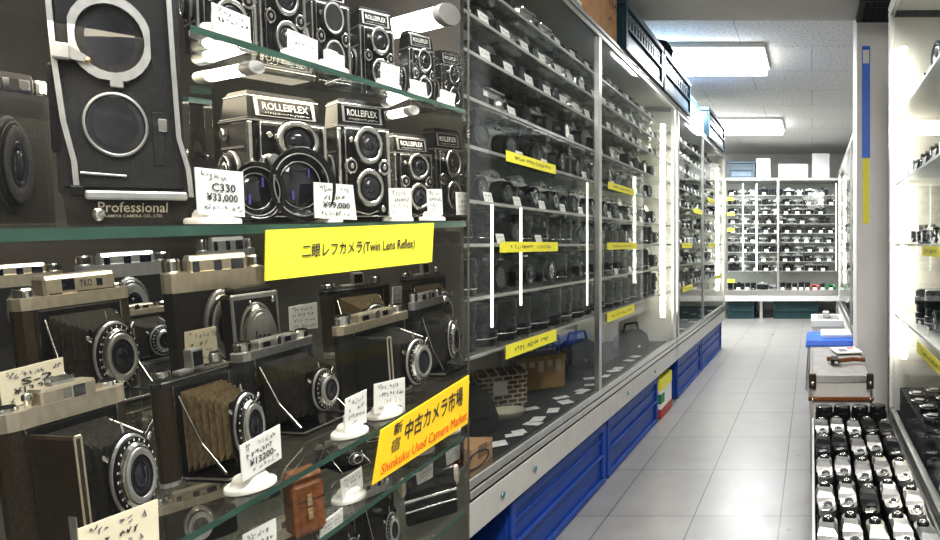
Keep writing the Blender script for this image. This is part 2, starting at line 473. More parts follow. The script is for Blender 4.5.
def k_tlr(cap=False, plate_text='ROLLEIFLEX', ring='chrome'):
    b = MB()
    b.box(-.037, .037, -.03, .042, 0, .103, 'leather', .003)
    b.box(-.0385, -.0335, -.0335, -.029, .004, .101, 'chrome', .001)
    b.box(.0335, .0385, -.0335, -.029, .004, .101, 'chrome', .001)
    b.box(-.0375, .0375, -.031, .0425, .1, .106, 'black', .001); b.box(-.038, .038, -.0315, .043, .1025, .104, 'satin')
    b.box(-.0375, .0375, -.031, .0425, 0, .004, 'black', .001)
    for z in (.03, .076): b.box(-.0381, -.0365, -.02, .036, z - .0012, z + .0012, 'satin')
    hood = MB()
    hood.loft([[(-.036, -.028, .106), (.036, -.028, .106), (.036, .04, .106), (-.036, .04, .106)],
               [(-.034, -.022, .128), (.034, -.022, .128), (.034, .036, .128), (-.034, .036, .128)],
               [(-.031, -.016, .134), (.031, -.016, .134), (.031, .032, .134), (-.031, .032, .134)]], 'black')
    hood.path([(-.034, .036, .128), (-.034, -.022, .128), (.034, -.022, .128)], .0008, 'chrome')
    npl = MB()
    Q = [(-.029, -.0245, .1265), (.029, -.0245, .1265), (.029, -.0296, .108), (-.029, -.0296, .108)]
    Qb = [tuple(Vector(q) + Vector((0, .002, 0))) for q in Q]
    npl.loft([Qb, Q], 'satin')
    Qi = [Vector(Q[i]).lerp(Vector(Q[(i + 2) % 4]), .06) + Vector((0, -.0004, 0)) for i in range(4)]
    npl.quad(*Qi, 'black_gloss')
    npl.qtext(Q, plate_text, .12, .88, .22, .62, 'white_card', (0, -.0008, 0))
    npl.scribble(Q, .15, .85, .8, .12, 'white_card', (0, -.0008, 0), random.Random(3), 1)
    fp = MB()
    fp.box(-.030, .030, -.042, -.03, .005, .1, 'black', .003)
    fp.path([(-.0305, -.0425, .004), (-.0305, -.0425, .1), (.0305, -.0425, .1)], .0009, 'chrome')
    fp.path([(.0305, -.0425, .1), (.0305, -.0425, .006), (-.0305, -.0425, .006)], .0007, 'chrome')
    for x in (-.024, .024):
        fp.knob((x, -.042, .060), FR, .0088, .006, 'chrome'); fp.knob((x, -.048, .060), FR, .006, .001, 'black'); fp.knob((x, -.049, .060), FR, .0028, .001, 'chrome')
    fp.knob((-.023, -.042, .088), FR, .003, .004, 'chrome')
    fp.knob((.021, -.042, .014), FR, .0036, .005, 'chrome')
    fp.path([(-.022, -.043, .012), (0, -.0435, .008), (.014, -.043, .012)], .0010, 'chrome')
    parts = [('body', b), ('focusing_hood', hood, [('nameplate', npl)]), ('front_plate', fp)]
    for nm, z, r in (('viewing_lens', .083, .0205), ('taking_lens', .037, .0205)):
        l = MB()
        if cap:
            e = lens_stack(l, (0, -.042, z), FR, [(r, r, .008, 'satin'), (r * 1.05, r * 1.02, .006, 'leather_grey')])
            l.ring(e, FR, r * .8, r * .95, .001, 'satin')
            parts.append((nm, l)); continue
        e = lens_stack(l, (0, -.042, z), FR, [(r * 1.02, r, .006, 'black'), (r, r, .006, ring)])
        l.ring(e, FR, r * .74, r * .99, .003, ring)
        l.ring(e + Vector((0, .0002, 0)), FR, r * .5, r * .76, .001, 'black')
        parts.append((nm, l, [('lens_glass', glass_eye(r * .62, e + Vector((0, -.0002, 0)), FR))]))
    kn = MB()
    kn.knob((-.037, .008, .052), (-1, 0, 0), .021, .004, 'satin'); kn.knob((-.041, .008, .052), (-1, 0, 0), .018, .005, 'black', 28)
    kn.ring((-.046, .008, .052), (-1, 0, 0), .013, .0155, .001, 'chrome'); kn.ring((-.046, .008, .052), (-1, 0, 0), .007, .009, .001, 'chrome')
    kn.box(-.0485, -.046, .004, .012, .045, .059, 'chrome', .001)
    kn.knob((-.037, .024, .09), (-1, 0, 0), .006, .005, 'chrome')
    parts.append(('focusing_knob', kn))
    return Kind('twin_lens_camera', parts)

def k_prof():
    """big black studio twin lens body, front panel without its lenses"""
    X = lambda u: (u - 120) / 1000.0
    Z = lambda v: (222 - v) / 1000.0
    b = MB()
    b.box(X(54), X(186), -.02, .10, .03, Z(-45), 'leather_grey', .004)
    b.box(X(60), X(182), -.022, -.018, Z(184), Z(-40), 'leather_grey', .001)
    b.box(X(50), X(62), -.02, .06, Z(150), Z(60), 'black', .003)
    base = MB()
    base.loft([[(X(62), -.035, 0), (X(184), -.035, 0), (X(184), .1, 0), (X(62), .1, 0)], [(X(58), -.035, .036), (X(188), -.035, .036), (X(188), .1, .036), (X(58), .1, .036)]], 'plum_black')
    base.lathe([(.0075, 0), (.0078, .002), (.006, .006), (.003, .0075), (.0005, .0078)], 'chrome', (X(92), -.035, .011), FR, 18)
    base.lathe([(.0035, 0), (.0035, .002), (.002, .004)], 'brass', (X(176), -.035, .028), FR, 12)
    Q = [(X(62), -.0352, .036), (X(188), -.0352, .036), (X(184), -.0352, 0), (X(62), -.0352, 0)]
    base.qtext(Q, 'Professional', .24, .82, .34, .64, 'satin_warm', (0, -.0006, 0))
    base.qtext(Q, 'MAMIYA CAMERA CO., LTD.', .28, .78, .70, .80, 'satin_warm', (0, -.0006, 0))
    ledge = MB()
    ledge.box(X(80), X(186), -.046, -.018, Z(196), Z(187), 'dull_metal', .002)
    ledge.box(X(66), X(80), -.036, -.018, Z(194), Z(182), 'black', .002)
    parts = [('body', b), ('base', base), ('lens_board_ledge', ledge)]
    r1 = MB()
    o = Vector((X(113), -.022, Z(30)))
    n = 28; outer = []; inner = []
    for k in range(n):
        a = 2 * PI * (k + .5) / n
        rr = .045
        x, z = rr * math.cos(a) * .97, rr * math.sin(a)
        x = max(-.041, min(.041, x)); z = max(-.043, min(.043, z))
        outer.append((x, z)); inner.append((.035 * math.cos(a), .035 * math.sin(a)))
    vs = []
    for y in (0, -.008):
        vs += [(o.x + x, o.y + y, o.z + z) for x, z in outer]; vs += [(o.x + x, o.y + y, o.z + z) for x, z in inner]
    fs = []
    for k in range(n):
        j = (k + 1) % n
        fs += [[2 * n + k, 2 * n + j, 3 * n + j, 3 * n + k], [k, j, 2 * n + j, 2 * n + k], [n + k, n + j, 3 * n + j, 3 * n + k]]
    r1.add(vs, fs, 'dull_metal')
    r1.box(X(110), X(124), -.03, -.022, Z(80), Z(72), 'dull_metal', .001)
    h1 = MB(); h1.lathe([(.0345, -.001), (.0345, -.0015), (.031, -.0005), (.028, -.0006), (.024, .0005), (.0001, .001)], 'glass_dark', o, FR, 32)
    parts.append(('upper_lens_ring', r1, [('lens_opening', h1)]))
    r2 = MB(); o2 = Vector((X(114), -.022, Z(118)))
    r2.ring(o2, FR, .0305, .0338, .006, 'dull_metal', 36)
    h2 = MB(); h2.lathe([(.0305, .0005), (.029, .003), (.026, .001), (.022, .0018), (.0001, .0008)], 'glass_dark', o2, FR, 32)
    parts.append(('lower_lens_ring', r2, [('lens_opening', h2)]))
    for pts in ([(54, -44), (58, 60), (63, 118), (71, 158), (72, 184)], [(176, -44), (178, 60), (180, 128), (189, 162), (191, 192)]):
        rl = MB()
        for (a, b2), (c, d2) in zip(pts, pts[1:]):
            T0, T1 = Vector((X(a), -.03, Z(b2))), Vector((X(c), -.03, Z(d2)))
            w = Vector((.0028, 0, 0)); dd = Vector((0, .008, 0))
            rl.loft([[T0 - w, T0 + w, T0 + w + dd, T0 - w + dd], [T1 - w, T1 + w, T1 + w + dd, T1 - w + dd]], 'dull_metal')
        parts.append(('side_rail', rl))
    lv = MB()
    lv.box(X(56), X(74), -.040, -.024, Z(58), Z(42), 'dull_metal', .002)
    lv.loft([[(X(74), -.038, Z(57)), (X(74), -.038, Z(44)), (X(74), -.028, Z(44)), (X(74), -.028, Z(57))], [(X(90), -.034, Z(58)), (X(90), -.034, Z(52)), (X(90), -.028, Z(52)), (X(90), -.028, Z(58))]], 'dull_metal')
    lv.lathe([(.003, 0), (.0032, .002), (.001, .003)], 'brass', (X(90), -.034, Z(56)), FR, 12)
    parts.append(('locking_lever', lv))
    rod = MB(); rod.tube((X(76), -.024, Z(169)), (X(122), -.024, Z(171)), .0015, 'dull_metal'); rod.box(X(158), X(168), -.026, -.018, Z(122), Z(108), 'chrome', .001)
    rod.box(X(150), X(166), -.023, -.018, Z(160), Z(100), 'leather_grey', .002)
    parts.append(('focus_scale', rod))
    return Kind('studio_camera', parts)

def bellow(mb, y0, y1, w0, h0, w1, h1, cx0, cx1, cz, m, n=7):
    loops = []
    for i in range(2 * n + 1):
        t = i / (2 * n); y = y0 + (y1 - y0) * t; s = 1.0 if i % 2 == 0 else .80
        w = (w0 + (w1 - w0) * t) / 2 * s; h = (h0 + (h1 - h0) * t) / 2 * s; cx = cx0 + (cx1 - cx0) * t
        loops.append([(cx - w, y, cz - h), (cx + w, y, cz - h), (cx + w, y, cz + h), (cx - w, y, cz + h)])
    mb.loft(loops, m)

def k_folder(top='silver', skin='leather', bel='bellows', door='bottom', ext=.065, ring='satin', text=None, rl=.026, name='folding_camera', topmat='satin'):
    w, d, h = .148, .034, .086
    b = MB()
    b.prism(round_body(w, d, h), .002, h, skin, smooth=False)
    b.box(-w / 2 + .022, w / 2 - .022, -d / 2 - .004, d / 2 + .001, .003, h - .001, 'black', .001)
    for x in (-w / 2 + .021, w / 2 - .021): b.box(x - .001, x + .001, -d / 2 - .0045, -d / 2 + .002, .003, h, 'chrome')
    b.prism(round_body(w + .002, d + .002, h), 0, .004, 'satin')
    if text:
        Q = [(.034, -d / 2 - .0042, .012), (.034, -d / 2 - .0042, .078), (.044, -d / 2 - .0042, .078), (.044, -d / 2 - .0042, .012)]
        Q = [(.044, -d / 2 - .0042, .076), (.044, -d / 2 - .0042, .020), (.034, -d / 2 - .0042, .020), (.034, -d / 2 - .0042, .076)]
        b.qtext(Q, text, 0, .8, .1, .9, 'white_card', (0, -.0006, 0))
    t = MB()
    knobs = []
    if top == 'silver':
        t.prism(round_body(w + .002, d + .003, h), h, h + .010, topmat)
        t.box(-.040, .052, -.018, .016, h + .008, h + .026, topmat, .003)
        t.box(-.018, -.002, -.0186, -.017, h + .013, h + .023, 'glass_dark', .0005)
        t.box(.026, .034, -.0186, -.017, h + .014, h + .021, 'glass_dark', .0005)
        t.box(-.034, -.019, -.0183, -.0178, h + .0105, h + .0115, 'black'); t.box(.0, .05, -.0183, -.0178, h + .0105, h + .0115, 'black')
        t.qtext([(.002, -.0182, h + .022), (.022, -.0182, h + .022), (.022, -.0182, h + .013), (.002, -.0182, h + .013)], 'TKO', .1, .9, .15, .85, 'ink', (0, -.0006, 0))
        knobs = [(-.056, .013, .010), (.060, .010, .006)]
    elif top == 'plain':
        t.prism(round_body(w + .002, d + .003, h), h, h + .012, topmat)
        t.box(-.030, .034, -.017, .015, h + .010, h + .022, topmat, .002)
        t.box(.006, .020, -.0176, -.016, h + .012, h + .020, 'glass_dark', .0005)
        t.box(-.006, .004, -.0172, -.016, h + .012, h + .020, 'chrome', .0005)
        t.box(-.012, .014, -.008, .008, h + .022, h + .0245, 'satin', .0005)
        for y in (-.008, .006): t.box(-.012, .014, y, y + .002, h + .0245, h + .027, 'chrome')
        t.lathe([(.004, 0), (.004, .004), (.006, .005), (.006, .008), (.004, .009)], 'chrome', (-.038, -.004, h + .012), (0, 0, 1), 14)
        knobs = [(-.060, .013, .007), (.056, .012, .008)]
    elif top == 'flat':
        t.prism(round_body(w + .002, d + .003, h), h, h + .006, 'black_gloss')
        t.prism(round_body(w + .003, d + .004, h), h + .004, h + .0055, 'chrome')
        t.box(-.030, -.004, -.010, .010, h + .006, h + .010, 'satin', .001)
        t.box(-.006, .016, -.011, .011, h + .008, h + .026, 'satin', .001)
        t.box(-.004, .014, -.0116, -.0105, h + .011, h + .024, 'black', .0005)
        knobs = [(-.056, .014, .006), (.046, .010, .010)]
    else:
        t.prism(round_body(w + .002, d + .003, h), h, h + .009, topmat)
        t.box(-.036, .036, -.014, .013, h + .008, h + .018, topmat, .002)
        t.box(-.030, -.016, -.0146, -.013, h + .010, h + .016, 'glass_dark', .0005)
        t.box(.012, .024, -.0146, -.013, h + .010, h + .016, 'glass_dark', .0005)
        t.lathe([(.005, 0), (.0055, .003), (.0055, .001)], 'chrome', (0, -.0142, h + .013), FR, 12)
        knobs = [(-.056, .0135, .012), (.056, .0125, .010)]
    subs = []
    for x, r, hh in knobs:
        kb = MB(); kb.knob((x, 0, h + .008), (0, 0, 1), r, hh, 'chrome', 24); kb.ring((x, 0, h + .008 + hh), (0, 0, 1), r * .55, r * .8, .001, 'black')
        subs.append(('winding_knob', kb))
    parts = [('body', b), ('top_plate', t, subs)]
    y0 = -d / 2 - .003; y1 = y0 - ext; cz = .044
    cx = 0.0 if door == 'bottom' else .012
    be = MB(); bellow(be, y0, y1 + .006, .084, .074, .052, .05, 0, cx, cz, bel); parts.append(('bellows', be))
    dr = MB()
    if door == 'bottom':
        dr.box(-.05, .05, y1 - .012, y0, .001, .005, 'black_gloss', .001)
        dr.path([(-.05, y0, .005), (-.05, y1 - .012, .005), (.05, y1 - .012, .005), (.05, y0, .005)], .0012, 'chrome')
    else:
        dr.box(-.052, -.045, y1 - .010, y0, .004, .082, skin, .002)
        dr.path([(-.052, y1 - .010, .004), (-.052, y1 - .010, .082), (-.045, y1 - .010, .082), (-.045, y1 - .010, .004)], .0014, 'satin_warm')
        dr.box(-.0535, -.052, y1 + .004, y1 + .02, .012, .03, 'satin', .0006)
    parts.append(('door', dr))
    lb = MB()
    lb.box(cx - .026, cx + .026, y1, y1 + .006, cz - .025, cz + .025, 'black', .002)
    o = Vector((cx, y1, cz))
    e = lens_stack(lb, o, FR, [(rl * 1.12, rl * 1.12, .006, 'black'), (rl * 1.08, rl * 1.04, .004, ring), (rl * 1.0, rl * .98, .006, 'black'), (rl * .86, rl * .80, .007, 'chrome')])
    for k in range(24):
        a = 2 * PI * k / 24; p = o + Vector((math.cos(a) * rl * .92, -.0164, math.sin(a) * rl * .92))
        lb.box(p.x - .0006, p.x + .0006, p.y - .0002, p.y + .001, p.z - .0008, p.z + .0008, 'white_card')
    lb.ring(e, FR, rl * .55, rl * .72, .003, 'satin', 28)
    lb.ring(e, FR, rl * .42, rl * .56, .0015, 'black', 28)
    for a in (40, 100, 150): lb.lathe([(.0022, 0), (.0022, .005), (.0012, .007)], 'chrome', o + Vector((math.cos(R(a)) * rl * 1.16, -.004, math.sin(R(a)) * rl * 1.16)), (math.cos(R(a)), 0, math.sin(R(a))), 8)
    parts.append(('shutter', lb, [('lens_glass', glass_eye(rl * .5, e + Vector((0, -.0004, 0)), FR))]))
    for sx in (-1, 1):
        st = MB()
        st.path([(sx * .045, y0 - .002, .076), (sx * .047, (y0 + y1) / 2, .035), (sx * .049, y1 - .004, .010)] if door == 'bottom' else [(.036 * sx, y0, .078 if sx > 0 else .012), (cx + sx * .024, y1 + .004, cz + .024 * sx)], .0019, 'chrome')
        parts.append(('strut', st))
    return Kind(name, parts)

def k_slr(dark=False, lens=True, accent='satin', name='reflex_camera'):
    w, d, h = .136, .032, .062
    tm = 'black' if dark else accent
    b = MB(); b.prism(round_body(w, d, h, n=6), .003, h, 'leather'); b.prism(round_body(w + .001, d + .001, h, n=6), 0, .006, tm)
    t = MB()
    t.prism(round_body(w + .001, d + .002, h, n=6), h, h + .014, tm)
    t.loft([[(-.026, -.020, h + .012), (.026, -.020, h + .012), (.026, .016, h + .012), (-.026, .016, h + .012)],
            [(-.022, -.020, h + .024), (.022, -.020, h + .024), (.022, .016, h + .022), (-.022, .016, h + .022)],
            [(-.010, -.016, h + .034), (.010, -.016, h + .034), (.012, .010, h + .031), (-.012, .010, h + .031)]], tm)
    t.box(-.017, .017, -.0206, -.0195, h + .014, h + .022, 'black_gloss')
    k1 = MB(); k1.knob((-.050, 0, h + .014), (0, 0, 1), .0115, .008, 'black' if not dark else 'chrome'); k1.ring((-.050, 0, h + .022), (0, 0, 1), .003, .007, .002, 'chrome')
    k2 = MB(); k2.knob((.040, .001, h + .014), (0, 0, 1), .0095, .006, 'black' if dark else 'chrome'); k2.knob((.040, .001, h + .020), (0, 0, 1), .006, .001, 'ink')
    k3 = MB(); k3.knob((.056, .002, h + .014), (0, 0, 1), .008, .005, 'chrome'); k3.box(.050, .066, -.012, .002, h + .016, h + .018, 'chrome', .0008)
    parts = [('body', b), ('top_plate', t, [('rewind_knob', k1), ('shutter_dial', k2), ('advance_lever', k3)])]
    if lens:
        l = MB()
        e = lens_stack(l, (0, -.016, .036), FR, [(.031, .031, .006, 'satin' if not dark else 'black'), (.029, .029, .010, 'black'), (.031, .031, .014, 'leather'), (.0275, .0275, .008, 'black'), (.029, .0285, .006, 'black_gloss')])
        l.ring(e, FR, .021, .0285, .0015, 'leather_grey')
        parts.append(('lens', l, [('lens_glass', glass_eye(.021, e + Vector((0, .0004, 0)), FR))]))
    return Kind(name, parts)

def k_twin_attachment():
    parts = []
    for nm, x, z, r in (('viewing_hood', -.031, .032, .030), ('taking_hood', .020, .040, .040)):
        m = MB(); o = Vector((x, .02, z))
        m.lathe([(r * .62, 0), (r * .66, .012), (r * .78, .02), (r * .98, .036), (r, .040), (r * .97, .0405), (r * .86, .034), (r * .62, .024), (r * .60, .020)], 'black_gloss', o, FR, 36)
        m.ring(o + Vector((0, -.034, 0)), FR, r * .80, r * .84, .001, 'satin', 36)
        m.ring(o + Vector((0, -.026, 0)), FR, r * .60, r * .63, .001, 'chrome', 36)
        g = MB(); g.lathe([(r * .62, .018), (r * .5, .022), (r * .3, .025), (.0001, .026)], 'glass_dark', o, FR, 32)
        for a, q in ((50, .42), (230, .35)):
            g.box(x + math.cos(R(a)) * r * q - .0012, x + math.cos(R(a)) * r * q + .0012, -.006, -.0052, z + math.sin(R(a)) * r * q - .005, z + math.sin(R(a)) * r * q + .005, 'purple_bar')  # narrow purple bars on the lens glass
        parts.append((nm, m, [('lens_glass', g)]))
    br = MB(); br.box(-.035, .03, .018, .030, .012, .06, 'black', .004); br.lathe([(.006, 0), (.006, .01)], 'satin', (-.004, .02, .066), FR, 14)
    parts.append(('bracket', br))
    return Kind('wide_lens_attachment', parts)

def k_plate():
    b = MB(); b.box(-.05, .05, 0, .05, 0, .094, 'leather', .003); b.box(-.04, .04, .0, .05, .094, .102, 'plum_black', .003)
    f = MB(); f.box(-.05, .05, -.006, 0, .004, .096, 'satin', .002); f.box(-.044, .044, -.0065, -.005, .010, .090, 'leather_grey', .001)
    f.lathe([(.004, 0), (.004, .006), (.002, .008)], 'chrome', (.036, -.006, .086), FR, 12); f.lathe([(.004, 0), (.004, .006), (.002, .008)], 'chrome', (-.012, -.006, .084), FR, 12)
    l = MB(); o = Vector((0, -.006, .048))
    e = lens_stack(l, o, FR, [(.038, .037, .006, 'satin'), (.035, .033, .012, 'chrome'), (.031, .031, .008, 'satin')])
    c = MB(); c.lathe([(.027, 0), (.027, .003), (.025, .004), (.0001, .0045)], 'satin', e, FR, 28)
    c.qtext([(-.02, e.y - .0048, .058), (.02, e.y - .0048, .058), (.02, e.y - .0048, .038), (-.02, e.y - .0048, .038)], 'Isco', .1, .9, .1, .9, 'ink', (0, 0, 0))
    return Kind('square_front_camera', [('body', b), ('front_plate', f), ('lens_mount', l, [('lens_cap', c)])])

def k_range(name='rangefinder_camera', topm='satin_warm', lens=True, rim='satin'):
    w, d, h = .13, .032, .055
    b = MB(); b.prism(round_body(w, d, h, n=6), 0, h, 'leather')
    t = MB(); t.prism(round_body(w + .001, d + .001, h, n=6), h, h + .012, topm)
    t.box(-.036, .040, -.015, .014, h + .010, h + .022, topm, .003)
    for x0, x1 in ((-.03, -.022), (-.004, .006), (.018, .034)): t.box(x0, x1, -.0156, -.014, h + .011, h + .019, 'glass_dark', .0005)
    k1 = MB(); k1.knob((-.052, 0, h + .012), (0, 0, 1), .011, .009, 'chrome'); k2 = MB(); k2.knob((.053, 0, h + .012), (0, 0, 1), .0115, .008, 'chrome')
    parts = [('body', b), ('top_plate', t, [('rewind_knob', k1), ('winding_knob', k2)])]
    if lens:
        l = MB(); e = lens_stack(l, (0, -.016, .030), FR, [(.025, .024, .006, rim), (.022, .022, .008, 'chrome' if rim == 'satin' else 'black'), (.020, .0195, .006, 'black')])
        l.ring(e, FR, .012, .0195, .0012, rim); parts.append(('lens', l, [('lens_glass', glass_eye(.012, e, FR))]))
    return Kind(name, parts)

def k_roll():
    b = MB(); b.box(-.07, .07, -.02, .02, 0, .07, 'leather', .004); b.lathe([(.02, 0), (.02, .13)], 'black_gloss', (-.065, 0, .08), (1, 0, 0), 20)
    parts = [('body', b)]
    for x, d in ((-.066, (-1, 0, 0)), (.065, (1, 0, 0))):
        k = MB(); k.lathe([(.019, 0), (.021, .003), (.021, .012), (.017, .015), (.008, .015), (.006, .018), (.001, .019)], 'satin_warm', (x, 0, .08), d, 20); parts.append(('winding_knob', k))
    bar = MB(); bar.path([(-.07, -.022, .052), (.07, -.022, .052)], .003, 'chrome'); bar.path([(-.07, -.022, .03), (.07, -.022, .03)], .002, 'chrome'); parts.append(('guide_rail', bar))
    return Kind('roll_film_camera', parts)

def k_case(m='tan_leather'):
    b = MB(); b.box(-.035, .035, -.03, .03, 0, .10, m, .008); b.box(-.0355, .0355, -.0305, .0305, .064, .066, 'plum_black')
    b.box(-.034, -.026, -.0315, -.028, .004, .096, m, .001)
    c = MB(); c.box(-.006, .006, -.036, -.03, .03, .052, 'brass', .001); c.box(-.006, .006, -.036, -.03, .056, .078, 'brass', .001); c.knob((0, -.036, .041), FR, .0035, .002, 'chrome'); c.knob((0, -.036, .067), FR, .0035, .002, 'chrome')
    lid = MB(); lid.box(-.036, .036, -.031, .031, .1, .118, m, .008)
    return Kind('leather_case', [('case_body', b), ('clasp', c), ('lid', lid)])

def k_lens(h=.10, r=.034, band='satin'):
    b = MB()
    b.lathe([(r * .92, 0), (r * .95, .004), (r * .95, h * .16), (r, h * .18), (r, h * .34), (r * .93, h * .36), (r * .93, h * .55), (r * 1.02, h * .58), (r * 1.02, h * .80), (r * .98, h * .82), (r * .98, h * .97), (r * .94, h)], 'black', seg=20, smooth=False)
    g = MB(); g.ring((0, 0, h * .17), (0, 0, 1), r * .9, r * 1.01, .003, band)
    k = MB()
    for i in range(20):
        a = 2 * PI * i / 20; k.box(-.0014, .0014, r * 1.0, r * 1.04, h * .59, h * .79, 'leather', 0, Matrix.Rotation(a, 4, 'Z'))
    c = MB(); c.lathe([(r * .94, h), (r * .94, h + .003), (r * .86, h + .005), (r * .5, h + .005), (.0001, h + .005)], 'black_gloss', seg=20)
    return Kind('camera_lens', [('barrel', b, [('mount_ring', g)]), ('grip_ring', k), ('lens_cap', c)])

# small single-mesh kinds for things only a few pixels across
def k_mini(style):
    b = MB()
    if style in ('slr_silver', 'slr_black'):
        tm = 'satin' if style == 'slr_silver' else 'black'
        b.box(-.066, .066, -.016, .016, 0, .058, 'leather', .006); b.box(-.067, .067, -.017, .017, .058, .074, tm, .003)
        b.loft([[(-.024, -.018, .074), (.024, -.018, .074), (.024, .016, .074), (-.024, .016, .074)], [(-.012, -.015, .092), (.012, -.015, .092), (.012, .01, .09), (-.012, .01, .09)]], tm)
        b.lathe([(.03, 0), (.03, .012), (.027, .013), (.029, .035)], 'black', (0, -.016, .034), FR, 14); b.lathe([(.021, 0), (.021, .001)], 'glass_dark', (0, -.051, .034), FR, 14)
        b.knob((-.05, 0, .074), (0, 0, 1), .01, .007, 'chrome', 10); b.knob((.045, 0, .074), (0, 0, 1), .01, .006, 'chrome', 10)
        return Kind('reflex_camera', [('camera', b)])
    if style == 'compact':
        b.box(-.055, .055, -.018, .018, 0, .062, 'satin', .008); b.box(-.056, .056, -.0185, .017, .010, .042, 'leather', .002); b.lathe([(.021, 0), (.020, .012), (.016, .013), (.015, .02)], 'satin', (.004, -.018, .028), FR, 14); b.lathe([(.011, 0), (.011, .001)], 'glass_dark', (.004, -.038, .028), FR, 12)
        b.box(-.03, .04, -.0175, .012, .062, .07, 'chrome', .002); b.box(.02, .034, -.019, -.017, .05, .058, 'glass_dark')
        return Kind('compact_camera', [('camera', b)])
    if style in ('compact_green', 'compact_red'):
        b.box(-.055, .055, -.02, .02, 0, .066, style[8:] + '_item', .008); b.lathe([(.022, 0), (.021, .014), (.017, .015), (.016, .024)], 'black_gloss', (-.006, -.02, .030), FR, 14)
        b.box(.022, .046, -.021, -.018, .046, .058, 'frame_white', .001)
        return Kind('compact_camera', [('camera', b)])
    if style == 'compact_black':
        b.box(-.055, .055, -.02, .02, 0, .066, 'black', .008); b.lathe([(.022, 0), (.021, .014), (.017, .015), (.016, .024)], 'black_gloss', (-.006, -.02, .030), FR, 14); b.lathe([(.012, 0), (.012, .001)], 'glass_dark', (-.006, -.045, .030), FR, 12)
        b.box(.022, .046, -.021, -.018, .046, .058, 'frame_white', .001); b.box(-.02, .03, -.018, .014, .066, .072, 'black', .002)
        return Kind('compact_camera', [('camera', b)])
    if style == 'lens':
        b.lathe([(.03, 0), (.032, .004), (.032, .03), (.029, .032), (.029, .05), (.033, .054), (.033, .078), (.030, .085)], 'black', seg=14, smooth=False); b.ring((0, 0, .012), (0, 0, 1), .028, .0325, .004, 'satin', 14)
        return Kind('camera_lens', [('lens', b)])
    if style == 'lens_grey':
        b.lathe([(.028, 0), (.029, .004), (.029, .02), (.026, .022), (.026, .04), (.030, .044), (.030, .06), (.027, .065)], 'satin', seg=14, smooth=False); b.ring((0, 0, .046), (0, 0, 1), .026, .0305, .010, 'black', 14)
        return Kind('camera_lens', [('lens', b)])

def k_minitag(w=.040, h=.026):
    b = MB(); b.loft([[(-w / 2, 0, 0), (w / 2, 0, 0), (w / 2, .001, 0), (-w / 2, .001, 0)], [(-w / 2, .006, h), (w / 2, .006, h), (w / 2, .007, h), (-w / 2, .007, h)]], 'white_card')
    b.box(-w / 2, w / 2, .001, .010, 0, .002, 'white_card')
    Q = [(-w / 2, .006, h), (w / 2, .006, h), (w / 2, 0, 0), (-w / 2, 0, 0)]
    rr = random.Random(5); b.scribble(Q, .1, .9, .35, .25, 'ink_soft', (0, -.0006, 0), rr); b.scribble(Q, .2, .8, .7, .25, 'ink_soft', (0, -.0006, 0), rr)
    return Kind('price_tag', [('card', b)])

# ================================================================ the near showcase
# shelves rise slightly along the case: z = H + c + s*Y
SH = {1: (.1752 - .789 * .044, .044), 2: (.0303 - .789 * .048, .048), 3: (-.1763 - .789 * .097, .097), 4: (-.2474 - .789 * .097, .097), 5: (-.345 - .789 * .097, .097)}
def shelf_z(n, Y): return H + SH[n][0] + SH[n][1] * Y
def shelf_Y(n, v): return SH[n][0] / ((V0 - v) / F - SH[n][1])

XG = -.45          # front glass plane
PLAN = [(-.452, .2), (-.452, .783), (-.783, 1.362), (-1.34, 1.362), (-1.34, .2)]
case = empty('glass_showcase', (-.9, .8, 0))
tag(case, 'glass showcase filled with twin lens and folding cameras, filling the near side of the aisle', 'showcase')
def cpart(name, mb):
    o = mb.obj(name, case); o.location = (.9, -.8, 0)
    return o
for n in (1, 2, 3, 4, 5):
    mb = MB(); th = .0075 if n == 2 else .0055
    plan = [(-.452, .436)] + PLAN[1:4] + [(-1.34, 1.292)] if n == 1 else PLAN
    lo = [(x, y, shelf_z(n, y) - th) for x, y in plan]; hi = [(x, y, shelf_z(n, y)) for x, y in plan]
    mb.add(hi, [[0, 1, 2, 3, 4]], 'shelf_glass'); mb.add(lo, [[4, 3, 2, 1, 0]], 'shelf_glass')
    for i in range(5):
        j = (i + 1) % 5; mb.quad(lo[i], lo[j], hi[j], hi[i], 'shelf_edge')
    cpart('glass_shelf', mb)
m = MB(); m.box(-1.36, -1.342, .19, 1.378, .0, 1.76, 'show_back'); cpart('back_panel', m)
m = MB(); m.box(-1.36, -.80, 1.364, 1.378, 0, 1.76, 'show_back'); cpart('rear_panel', m)
m = MB()
a, b = Vector((-.4522, .792, 0)), Vector((-.789, 1.379, 0)); nn = Vector((-.0022, -.001, 0))
m.add([a, b, b + nn, a + nn], [[0, 1, 2, 3]], 'show_back')
vs = [(p.x, p.y, z) for z in (0, 1.76) for p in (a, b, b + nn, a + nn)]
m = MB(); m.add(vs, [[0, 1, 5, 4], [1, 2, 6, 5], [2, 3, 7, 6], [3, 0, 4, 7], [4, 5, 6, 7], [3, 2, 1, 0]], 'show_back'); cpart('end_panel', m)
m = MB(); m.box(-1.36, XG, .17, .19, 0, 1.76, 'show_back'); cpart('near_panel', m)
m = MB(); m.prism([(-.45, .17), (-.452, .79), (-.789, 1.374), (-1.36, 1.374), (-1.36, .17)], 1.755, 1.79, 'grey_back'); cpart('top_panel', m)
m = MB(); m.prism([(-.45, .17), (-.452, .79), (-.789, 1.374), (-1.36, 1.374), (-1.36, .17)], .0, .42, 'grey_back'); cpart('base_cabinet', m)
m = MB(); m.box(XG - .002, XG + .002, .19, .786, .42, 1.755, 'pane_show'); cpart('glass_pane', m)

